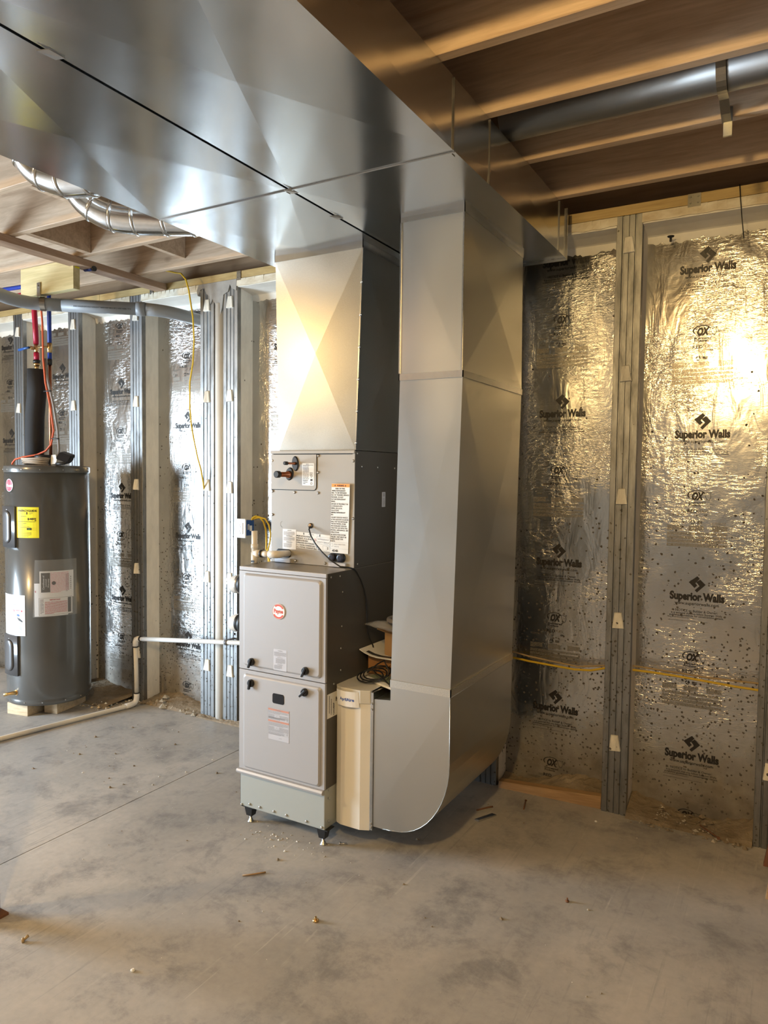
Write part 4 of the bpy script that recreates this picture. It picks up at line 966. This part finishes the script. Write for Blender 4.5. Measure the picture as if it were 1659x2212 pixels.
# fittings on the heater top
t = thing('cable_coil', 'flat coil of beige cable lying on the water heater top', 'cable', (-4.07,2.80,1.537))
for k in range(4): MB().tube([(-4.085+(.098+.004*k)*math.cos(a), 2.815+(.062+.003*k)*math.sin(a), 1.5475+.0095*k+.002*math.sin(3*a+k)) for a in [2*math.pi*q/28 for q in range(29)]], .0050, 7, cap=False).build('turn', TANC2, t)
t = thing('rubber_cap', 'black round rubber cap resting on the beige cable coil', 'cap', (-4.03,2.84,1.58))
b = MB(); b.lathe([(.055,0),(.058,.003),(.056,.018),(.050,.021),(.040,.020)], (-4.030,2.830,1.5780), 'z', 24); b.build('cap', BLACK, t)
t = thing('cable_connector', 'beige plastic connector block on the water heater top', 'connector', (-3.95,2.85,1.537))
b = MB(); b.prism([(-.030,0),(.022,.004),(.030,.030),(.020,.062),(-.022,.060),(-.034,.030)], lambda u, v, d: (-3.945+u, 2.86+d, 1.539+v), -.03, .02); b.build('block', CREAM, t, .004)
MB().box(-3.985,-3.972,2.825,2.875,1.5395,1.592).build('clamp', BLACK, t, .002)
t = thing('plastic_lid', 'tilted shiny black plastic lid and strap at the right of the water heater top', 'cover', (-3.84,2.87,1.537))  # loose black plastic lid lying tilted on the heater, with a strap
b = MB(); raised(b, rrect(-.060,.060,-.036,.036,.018), lambda u, v, d: (-3.865+u, 2.85+v*.55-d, 1.585+v*.75-u*.22), -.012, .012, .008); b.build('shell', BLACKG, t)
b = MB(); b.tube([(-3.915,2.83,1.546),(-3.88,2.81,1.544),(-3.845,2.815,1.546),(-3.83,2.85,1.556),(-3.83,2.875,1.575)], .009, 8); b.build('strap', BLACK, t)

def block(label, P, z, mt):
    t = thing('wood_block', label, 'wood block', (*[sum(p[i] for p in P)/4 for i in (0,1)], 0), 'offcuts under the water heater')
    b = MB(); b.hexa([(*p,0) for p in P]+[(*p,z) for p in P]); b.build('offcut', mt, t, .002); return t
block('pale wooden block under the front left of the water heater', [(-4.197,2.672),(-4.038,2.700),(-4.085,2.96),(-4.245,2.93)], .0690, OFFCUT)
block('yellowish wooden block under the right side of the water heater', [(-4.020,2.800),(-3.9265,2.8230),(-3.985,3.075),(-4.078,3.052)], .0690, OFFCUT)

# pipes and cables above the heater
t = thing('hot_water_pipe', 'red water pipe running down into black foam insulation above the heater', 'pipe', (-4.22,2.90,1.54))
MB().tube([(-4.232,2.90,1.540),(-4.230,2.90,1.70),(-4.222,2.90,1.85),(-4.200,2.90,2.0),(-4.196,2.90,2.140)], .0570, 20).build('foam_insulation', FOAMB, t)
MB().tube([(-4.197,2.90,2.135),(-4.197,2.90,2.165)], .014, 10).build('brass_adapter', BRASS, t)
MB().tube([(-4.197,2.90,2.163),(-4.197,2.90,2.180)], .020, 10).build('brass_nut', BRASS, t)
MB().tube([(-4.197,2.90,2.180),(-4.1975,2.90,2.198)], .0215, 12).build('crimp_ring', BLACK, t)
MB().tube([(-4.1975,2.90,2.196),(-4.199,2.90,2.245)], .0165, 12).build('pipe', PEXR, t)
b = MB(); b.tube([(-4.1995,2.90,2.243),(-4.2005,2.90,2.300)], .0125, 12); b.tube([(-4.20,2.885,2.270),(-4.20,2.855,2.270)], .011, 10); b.build('ball_valve', BRASS, t)
MB().tube([(-4.20,2.850,2.270),(-4.235,2.848,2.268),(-4.300,2.850,2.262)], [.007,.008,.009], 8).build('valve_handle', BLUEB, t)
MB().tube([(-4.2005,2.90,2.298),(-4.206,2.90,2.40),(-4.218,2.90,2.55),(-4.222,2.90,2.88)], .0165, 12).build('pipe', PEXR, t)
t = thing('cold_water_pipe', 'blue water pipe beside the orange cable above the heater', 'pipe', (-4.098,2.91,1.54))
MB().tube([(-4.096,2.92,1.540),(-4.096,2.92,1.90),(-4.096,2.92,2.170)], .010, 10).build('copper_riser', COPPER, t)
MB().tube([(-4.096,2.92,2.165),(-4.096,2.92,2.20)], .014, 10).build('crimp_ring', BLACK, t)
MB().tube([(-4.096,2.92,2.198),(-4.097,2.92,2.5),(-4.100,2.92,2.88)], .0125, 10).build('pipe', PEXB, t)
b = MB(); b.tube([(-4.096,2.92,2.24),(-4.096,2.92,2.30)], .0155, 10); b.tube([(-4.096,2.905,2.275),(-4.15,2.88,2.272)], .006, 8); b.build('ball_valve', BRASS, t)
tag(MB().tube([(-4.125,2.88,2.655),(-4.123,2.88,2.55),(-4.108,2.88,2.42),(-4.104,2.88,2.20),(-4.085,2.88,2.05),(-4.040,2.88,1.90),(-4.010,2.88,1.75),(-4.022,2.87,1.665),(-4.06,2.86,1.625),(-4.12,2.84,1.600),(-4.20,2.80,1.585),(-4.25,2.78,1.570),(-4.270,2.775,1.548),(-4.272,2.775,1.5385)], .0060, 8).build('power_cable', ORC), 'orange cable looping down onto the water heater', 'cable')
tag(MB().tube([(-4.105,2.895,2.20),(-4.075,2.890,2.06),(-4.020,2.89,1.90),(-3.985,2.89,1.75),(-3.975,2.89,1.63),(-3.975,2.885,1.60)], .0075, 8).build('grey_cable', GRC), 'grey cable tied to the orange cable above the heater', 'cable')
for p in ((-4.070,2.886,1.995),(-3.998,2.884,1.70)):
    tag(MB().tube([(p[0]-.024,p[1]-.012,p[2]),(p[0],p[1]-.017,p[2]),(p[0]+.030,p[1]-.010,p[2]),(p[0]+.040,p[1]-.004,p[2])], .0035, 6).build('cable_tie', BLACK), 'black cable tie around orange and grey cables, ' + ('upper' if p[2] > 1.8 else 'lower') + ' one', 'cable tie', 'ties on the heater cables')
t = thing('water_supply_lines', 'red and blue water lines clipped under the joists at far left', 'pipe', (-3.95,2.66,2.60))
MB().tube([(-4.60,2.72,2.610),(-3.96,2.70,2.588),(-3.86,2.70,2.585)], .0125, 10).build('blue_line', PEXB, t)
MB().tube([(-4.60,2.74,2.572),(-3.96,2.74,2.556),(-3.90,2.74,2.555)], .0125, 10).build('red_line', PEXR, t)
MB().tube([(-3.50,2.72,2.625),(-3.43,2.72,2.622)], .0110, 10).build('blue_line', PEXB, t)
MB().tube([(-3.432,2.72,2.622),(-3.418,2.72,2.621)], .0145, 10).build('end_cap', BLACK, t)

# ---- treated block, conduit and strap, wood strip
tb = thing('treated_wood_block', 'yellow-green treated wood block hung under a joist at left', 'wood block', (-3.72,2.65,2.51))
MB().box(-3.945,-3.480,2.630,2.672,2.500,2.6605).build('block', PTW, tb, .002)
MB().box(-3.4795,-3.4785,2.640,2.668,2.615,2.655).build('end_tag', YEL, tb)
cd = thing('conduit', 'grey plastic conduit bending under the joists into the foil wall', 'conduit', (-3.6,2.85,2.455))
b = MB(); b.tube([(-3.60,2.02,2.455),(-3.715,2.25,2.455),(-3.785,2.375,2.455),(-3.822,2.47,2.453),(-3.830,2.54,2.452),(-3.815,2.61,2.452),(-3.775,2.662,2.452),(-3.705,2.724,2.452)], .0365, 22); b.build('pipe', GREYP, cd)
b = MB(); b.tube([(-3.720,2.711,2.452),(-3.371,3.018,2.455)], .0365, 22); pp_ = b.build('pipe', GREYP, cd)
b = MB(); b.tube([(-3.40,2.993,2.455),(-3.362,3.026,2.455)], .0410, 22); b.build('coupling', GREYP, cd)
b = MB(); b.tube([(-3.366,3.022,2.455),(-3.320,3.070,2.454),(-3.290,3.120,2.452),(-3.270,3.18,2.450),(-3.262,3.25,2.448),(-3.258,3.42,2.446)], .0365, 22); b.build('pipe', GREYP, cd)
dv = Vector((.349,.307,0)).normalized(); nv = Vector((.66,-.75,0)).normalized()
l = Lab(lambda u, v, d: tuple(Vector((-3.655,2.768,2.452)) + dv*u + (nv*math.cos(v/.0365) + Vector((0,0,1))*math.sin(v/.0365))*(.0367+d)))
l.text('AND UNDERGROUND SUNLIGHT RESISTANT MAX 90\u00b0C WIRE NEMA TC-2', .0, -.012, .0105, 0, w=.315, bold=.01, d=.0006); l.b.build('printed_text', [GREYI if False else DARKP], cd)
t = thing('conduit_strap', 'steel strap holding the grey conduit to the treated wood block', 'strap', (-3.77,2.62,2.46))
b = MB(); px, py = -3.775, 2.655
ring = [(math.radians(q)) for q in range(-100, 95, 15)]
for k in range(len(ring)-1):
    a0, a1 = ring[k], ring[k+1]
    P = []
    for s_ in (-.014,.014):
        for a in (a0,a1):
            for r in (.0372,.0402): P.append(Vector((px,py,2.452)) + dv*s_ + (nv*math.cos(a)+Vector((0,0,1))*math.sin(a))*r)
    b.add(P, [(0,1,3,2),(4,6,7,5),(1,5,7,3),(0,2,6,4),(0,4,5,1),(2,3,7,6)])
b.box(px-.012,px+.016,2.6225,2.6285,2.488,2.565); b.lathe([(.007,0),(.005,-.004)], (px+.002,2.6225,2.545), 'y', 10, 0)
b.build('strap', GALV2, t)
t = thing('ceiling_batten', 'reddish wooden batten nailed across the joist undersides at left', 'batten', (-3.46,2.2,2.62))
MB().box(-3.512,-3.424,-.8,3.2500,2.6230,2.6605).build('batten', STRIP, t, .002)

# ================================================================ PIPES ON THE FLOOR AND WALL
t = thing('drain_line', 'white plastic drain line along the floor, up a stud and across to the furnace', 'pipe', (-3.64,3.15,0))
MB().tube([(-4.10,.90,.0145),(-3.7883,2.3666,.0145),(-3.648,3.090,.0160),(-3.642,3.125,.020)], .0138, 12).build('floor_pipe', PVCB, t)
b = MB(); b.tube([(-3.644,3.105,.0185),(-3.640,3.145,.0190),(-3.637,3.170,.024),(-3.636,3.183,.038),(-3.637,3.188,.060),(-3.637,3.188,.085)], .0180, 12); b.build('elbow', WHITE, t)
MB().tube([(-3.637,3.188,.080),(-3.640,3.188,.24),(-3.648,3.190,.40)], .0138, 12).build('riser', PVCB, t)
b = MB(); b.tube([(-3.648,3.190,.385),(-3.648,3.191,.415),(-3.643,3.192,.430),(-3.630,3.194,.4355),(-3.606,3.195,.4375)], .0180, 12); b.build('elbow', WHITE, t)
MB().tube([(-3.615,3.195,.4370),(-2.785,3.195,.5155),(-2.15,3.195,.575)], .0138, 12).build('cross_pipe', WHITE, t)
for P in (((-3.648,3.190,.380),(-3.648,3.190,.387)),((-3.610,3.195,.4375),(-3.602,3.195,.4382)),((-3.637,3.188,.083),(-3.637,3.188,.089))): MB().tube(P, .0186, 12).build('glue_ring', BLACK, t)
b = MB(); b.tube([(-2.892,3.195,.5052),(-2.874,3.195,.5070)], .0175, 12); b.box(-2.889,-2.877,3.207,3.257,.515,.523); b.lathe([(.007,0),(.005,-.006)], (-2.883,3.255,.545), 'y', 8); b.build('pipe_clip', mat('clip_grey',(.18,.18,.19),.4,.3), t)

# ---- receptacle on the double stud
t = thing('receptacle', 'white duplex receptacle on a blue box beside the double stud', 'outlet', (-2.80,3.24,1.18))
MB().box(-2.832,-2.7665,3.228,3.300,1.138,1.2270).build('blue_box', BLUEB, t, .003)
MB().box(-2.858,-2.834,3.250,3.2585,1.150,1.215).build('mounting_bracket', PLUG, t, .002)
cpx, cpz = -2.800, 1.1805
b = MB(); raised(b, rrect(cpx-.0350,cpx+.0350,cpz-.0565,cpz+.0565,.005), XZ(3.2275), 0, .006, .003); cv = b.build('cover_plate', PAPERW, t)
b = MB(); raised(b, rrect(cpx-.0170,cpx+.0170,cpz-.0340,cpz+.0340,.003), XZ(3.2215), 0, .004, .002); b.build('socket_face', PAPERW, cv)
l = Lab(lambda u, v, d: (cpx+u, 3.2175-d, cpz+v))
for v in (.018,-.018):
    l.rect(-.0075,v-.001,-.0050,v+.0065,0,.0006); l.rect(.0050,v-.001,.0075,v+.0055,0,.0006); l.arc(0,v-.0085,0,.0028,0,360,0,.0006,8)
l.b.build('slots', [INK], cv)
for v in (.047,-.047): MB().lathe([(.003,0),(.002,-.0015)], (cpx,3.2215,cpz+v), 'y', 8).build('screw', STEEL, cv)
l = Lab(lambda u, v, d: (-2.7663+d, 3.236+u, 1.160+v)); l.plate(.006,.012,.020,.044,.0006); l.plate(.024,.004,.044,.036,.0008); l.bars(.009,.016,.040,6,.005,.003,1,1); l.b.build('sticker', [PAPERW, INK], t)
def ycable(name, label, pts, r, mt, group=None): return tag(MB().tube(pts, r, 8).build(name, mt), label, 'cable', group)
ycable('yellow_cable', 'yellow cable arching from the blue outlet box and dropping behind the furnace', [(-2.775,3.285,1.222),(-2.770,3.290,1.240),(-2.755,3.300,1.250),(-2.735,3.310,1.246),(-2.715,3.320,1.220),(-2.700,3.325,1.175),(-2.700,3.33,1.130),(-2.70,3.33,1.06),(-2.67,3.32,1.0),(-2.62,3.3,.9)], .0050, YEC)
ycable('yellow_cable', 'second yellow cable looping wider from the blue outlet box', [(-2.785,3.292,1.222),(-2.765,3.298,1.236),(-2.735,3.31,1.243),(-2.700,3.32,1.236),(-2.672,3.32,1.200),(-2.660,3.32,1.150),(-2.665,3.32,1.100),(-2.680,3.32,1.050),(-2.675,3.32,.98),(-2.64,3.3,.9)], .0050, YEC)
ycable('yellow_cable', 'long yellow cable hanging from the joists in front of the left foil bay', [(-3.330,3.085,2.70),(-3.242,3.150,2.681),(-3.200,3.150,2.672),(-3.161,3.150,2.632),(-3.143,3.155,2.5716),(-3.120,3.165,2.4139),(-3.115,3.170,2.2778),(-3.135,3.18,2.15),(-3.160,3.18,2.0365),(-3.165,3.185,1.96),(-3.165,3.185,1.8892),(-3.158,3.19,1.78),(-3.146,3.20,1.6915),(-3.122,3.205,1.59),(-3.106,3.215,1.52),(-3.106,3.235,1.44),(-3.118,3.2545,1.40)], .0048, YEC)
ycable('yellow_cable', 'short end of yellow cable showing low in the left foil bay', [(-3.165,3.30,1.02),(-3.185,3.31,.98),(-3.195,3.31,.93),(-3.185,3.31,.88),(-3.160,3.30,.85)], .0045, YEC)
k_ = 3.335/3.3
def rc(P): return [(x*k_+.0, 3.335, 1.495+(z-1.495)*k_) for x, z in P]
ycable('yellow_cable', 'bright yellow cable sagging across the right foil bays', rc([(-1.20,.632),(-1.1656,.6289),(-1.08,.622),(-.9844,.6179),(-.8662,.6135),(-.79,.620),(-.7304,.6385),(-.667,.648),(-.6068,.6488),(-.52,.650),(-.4329,.6485),(-.3003,.6430),(-.20,.638),(-.1175,.6366),(.0,.64)]), .0052, YEC)
ycable('tan_cable', 'dusty tan cable just above the yellow one on the right foil bays', rc([(-1.20,.668),(-1.1662,.6574),(-1.08,.645),(-.9849,.6377),(-.8511,.6289),(-.7307,.650),(-.66,.664),(-.586,.6668),(-.4334,.6631),(-.3008,.6597),(-.1185,.6642),(.0,.66)]), .0042, TANC)
tag(MB().tube([(-.2441,3.250,2.672),(-.240,3.249,2.62),(-.232,3.250,2.54),(-.2223,3.250,2.4568)], .0022, 6).build('black_wire', BLACK), 'thin black wire hanging from the sill plate at upper right', 'wire')

# ================================================================ LOOSE THINGS ON THE FLOOR
t = thing('steel_column', 'rusty steel column foot at the left edge of the floor', 'column', (-2.275,1.385,0))
MB().lathe([(.045,.008),(.045,2.655)], (-2.315,1.385,0), 'z', 24).build('column', RUST, t)
MB().box(-2.375,-2.262,1.335,1.435,0,.009).build('base_plate', RUST, t, .001)
t = thing('base_plank', 'muddy wooden plank lying at the foot of the foil wall right of the duct', 'plank', (-.97,3.29,0))
MB().hexa([(-1.205,3.245,0),(-.724,3.270,0),(-.724,3.305,0),(-1.205,3.290,0),(-1.205,3.252,.030),(-.724,3.272,.058),(-.724,3.305,.060),(-1.205,3.290,.032)]).build('plank', OLDW, t, .002)
def lean(label, base, top, wx, wy, mt):
    t = thing('leaning_board', label, 'board', base); a, c = Vector(base), Vector(top)
    MB().hexa([a+Vector((0,0,0)),a+Vector((wx,0,0)),a+Vector((wx,wy,0)),a+Vector((0,wy,0)),c,c+Vector((wx,0,0)),c+Vector((wx,wy,0)),c+Vector((0,wy,0))]).build('board', mt, t, .002)
lean('dark red-brown board leaning at the right edge beside the last stud', (-.067,3.110,0), (.060,3.19,.70), .09, .035, REDW)
lean('pale brown board end at the right edge nearer the camera', (-.0505,2.865,0), (.050,3.10,.75), .09, .035, OLDW)
rg = random.Random(11)
def lumps(name, label, boxes, n, smin, smax, mt, seed):
    rg = random.Random(seed); b = MB()
    for i in range(n):
        x0,x1,y0,y1,h = boxes[i % len(boxes)]; s_ = rg.uniform(smin,smax)*(.5+rg.random()**2); x = rg.uniform(x0,x1); y = rg.uniform(y0,y1)
        z = rg.uniform(0,h)*max(0,1-abs((x-(x0+x1)/2)/((x1-x0)/2))) ; ang = rg.uniform(0,6)
        P = []
        for (u,v,q) in ((1,0,-.2),(.3,.9,-.3),(-.8,.5,-.2),(-.7,-.7,-.3),(.4,-.9,-.2),(.1,.1,.75),(-.1,.0,-.6)):
            u, v = u*rg.uniform(.7,1.2), v*rg.uniform(.7,1.2); P.append((x+(u*math.cos(ang)-v*math.sin(ang))*s_, y+(u*math.sin(ang)+v*math.cos(ang))*s_, z+s_*.35+q*s_*rg.uniform(.6,1)))
        b.add(P, [(0,1,5),(1,2,5),(2,3,5),(3,4,5),(4,0,5),(1,0,6),(2,1,6),(3,2,6),(4,3,6),(0,4,6)], rg.randrange(len(mt)) if isinstance(mt, list) else 0)
    o = b.build(name, mt); tag(o, label, 'debris', kind='stuff'); return o
def heap(name, label, x0, x1, y0, y1, h, seed):
    rg = random.Random(seed); b = MB(); nx, ny = 24, 7; V = []
    for i in range(nx+1):
        for j in range(ny+1):
            u, v = i/nx, j/ny; V.append((x0+(x1-x0)*u, y0+(y1-y0)*v, -.012+h*(v**.7)*(.5+.5*math.sin(5*u+seed))*1.0+ (.012 if j else 0) + rg.uniform(0,.012)*v + .006))
    b.add(V, [(i*(ny+1)+j,(i+1)*(ny+1)+j,(i+1)*(ny+1)+j+1,i*(ny+1)+j+1) for i in range(nx) for j in range(ny)])
    o = b.build(name, DIRT); tag(o, label, 'dirt', kind='stuff')
heap('dirt_bank', 'strip of dry dirt filling the foot of the rightmost foil bay', -.612,-.112,3.235,3.398,.055,2)
heap('dirt_bank', 'strip of dry dirt behind the wooden plank in the middle foil bay', -1.221,-.722,3.285,3.398,.075,4)
heap('dirt_bank', 'strip of dry dirt at the foot of the bay right of the drain riser', -3.653,-3.154,3.235,3.398,.045,6)
heap('dirt_bank', 'strip of dry dirt and sawdust behind the water heater', -4.263,-3.764,3.02,3.398,.03,8)
heap('dirt_bank', 'thin strip of dirt along the foot of the double stud', -3.16,-2.60,3.225,3.262,.018,10)
lumps('mortar_rubble', 'heap of broken mortar lumps by the drain riser', [(-3.60,-3.40,3.25,3.36,.06),(-3.66,-3.45,3.24,3.30,.01),(-3.5,-3.16,3.23,3.34,.005)], 80, .012,.026, [STONE, DIRT, DIRT, STONE], 5)
lumps('mortar_rubble', 'scattered grey rubble at the foot of the rightmost foil bay', [(-.60,-.12,3.25,3.37,.05),(-.60,-.12,3.21,3.27,.004)], 170, .004,.012, [STONE, DIRT, DIRT, DIRT], 9)
lumps('foam_shavings', 'white shredded foam heap at the foot of the rightmost foil bay', [(-.50,-.44,3.285,3.345,.075)], 70, .003,.007, STONE, 15)
lumps('sawdust_bits', 'yellowish wood crumbs scattered behind the water heater', [(-3.97,-3.66,2.98,3.28,.01)], 110, .004,.012, [STONE, OFFCUT, CRUMB, DIRT], 17)
lumps('floor_crumbs', 'tiny white foam crumbs scattered over the concrete floor', [(-2.12,-1.5,2.22,2.38,0),(-3.4,-2.6,2.3,3.2,0),(-2.4,-.2,1.4,3.1,0),(-1.95,-1.75,2.28,2.36,0)], 130, .0022,.0045, [CRUMB, CRUMB, STONE], 19)
lumps('mud_crumbs', 'dark flecks of dried mud on the floor near the drain line', [(-3.5,-2.7,2.2,3.15,0),(-2.5,-.3,1.7,3.1,0)], 60, .003,.008, DIRT, 23)
def small(name, label, cat, b, mt): 
    return tag(b.build(name, mt), label, cat)
b = MB(); b.lathe([(.011,0),(.011,.006),(.006,.007)], (-1.3532,1.9364,0), 'z', 6); b.tube([(-1.3532,1.9364,.006),(-1.350,1.932,.018)], .004, 8)
small('hex_bolt', 'small brass coloured bolt standing on the floor before the furnace', 'bolt', b, BRASS)
b = MB(); b.lathe([(.007,0),(.007,.005),(.003,.006)], (-.6568,2.4829,0), 'z', 6); b.tube([(-.6568,2.4829,.004),(-.655,2.478,.016)], .003, 6); small('steel_screw', 'small dark screw standing on the floor right of the boot', 'screw', b, RUST)
b = MB(); b.tube([(-2.090,1.372,.006),(-2.082,1.385,.016)], .005, 7); b.tube([(-2.092,1.368,.005),(-2.088,1.374,.006)], .008, 7); small('wall_plug', 'small tan plug on the floor at lower left', 'plug', b, TANC)
b = MB(); b.lathe([(.006,0),(.0075,.004),(.004,.008)], (-1.6829,1.4550,0), 'z', 7, 0, False); small('foam_bead', 'single white bead on the floor at bottom left', 'crumb', b, CRUMB)
b = MB(); b.tube([(-1.745,2.020,.003),(-1.71,2.050,.004),(-1.685,2.082,.003)], .003, 6); small('wood_splinter', 'brown wood splinter lying on the floor before the furnace', 'splinter', b, OLDW)
b = MB(); b.hexa([(-1.175,2.880,.0005),(-1.150,2.870,.0005),(-1.105,2.965,.0005),(-1.130,2.975,.0005),(-1.175,2.880,.004),(-1.150,2.870,.010),(-1.105,2.965,.006),(-1.130,2.975,.003)]); small('sheet_metal_offcut', 'dark strip of sheet metal on the floor right of the boot', 'offcut', b, GALVD)
b = MB(); b.tube([(-1.043,3.175,.003),(-1.022,3.085,.003)], .0032, 6); b.lathe([(.006,0),(.006,.004)], (-1.043,3.177,.0), 'z', 8); small('nail', 'dark nail on the floor before the wooden plank', 'nail', b, RUST)
b = MB(); b.tube([(-1.20,2.965,.003),(-1.165,3.02,.003),(-1.15,3.035,.004)], .0035, 6); small('dark_stick', 'short dark stick on the floor in the duct shadow', 'stick', b, RUST)
b = MB(); b.lathe([(.005,0),(.0055,.003),(.003,.005)], (-.7143,3.1397,0), 'z', 7, 0, False); small('foam_bead', 'white bead on the floor before the stud with cream plugs', 'crumb', b, CRUMB)
b = MB(); b.tube([(-.310,3.255,.040),(-.235,3.215,.022)], .003, 6); b.lathe([(.007,-.002),(.007,.002)], (-.234,3.2145,.021), 'y', 8); small('nail', 'long black nail lying on the dirt at the rightmost bay', 'nail', b, RUST)
b = MB(); b.tube([(-1.560,2.40,.004),(-1.535,2.415,.004)], .0035, 6); b.lathe([(.006,-.002),(.006,.002)], (-1.560,2.40,.006), 'x', 6); small('steel_screw', 'bright screw on the floor beside the front furnace leg', 'screw', b, STEEL)
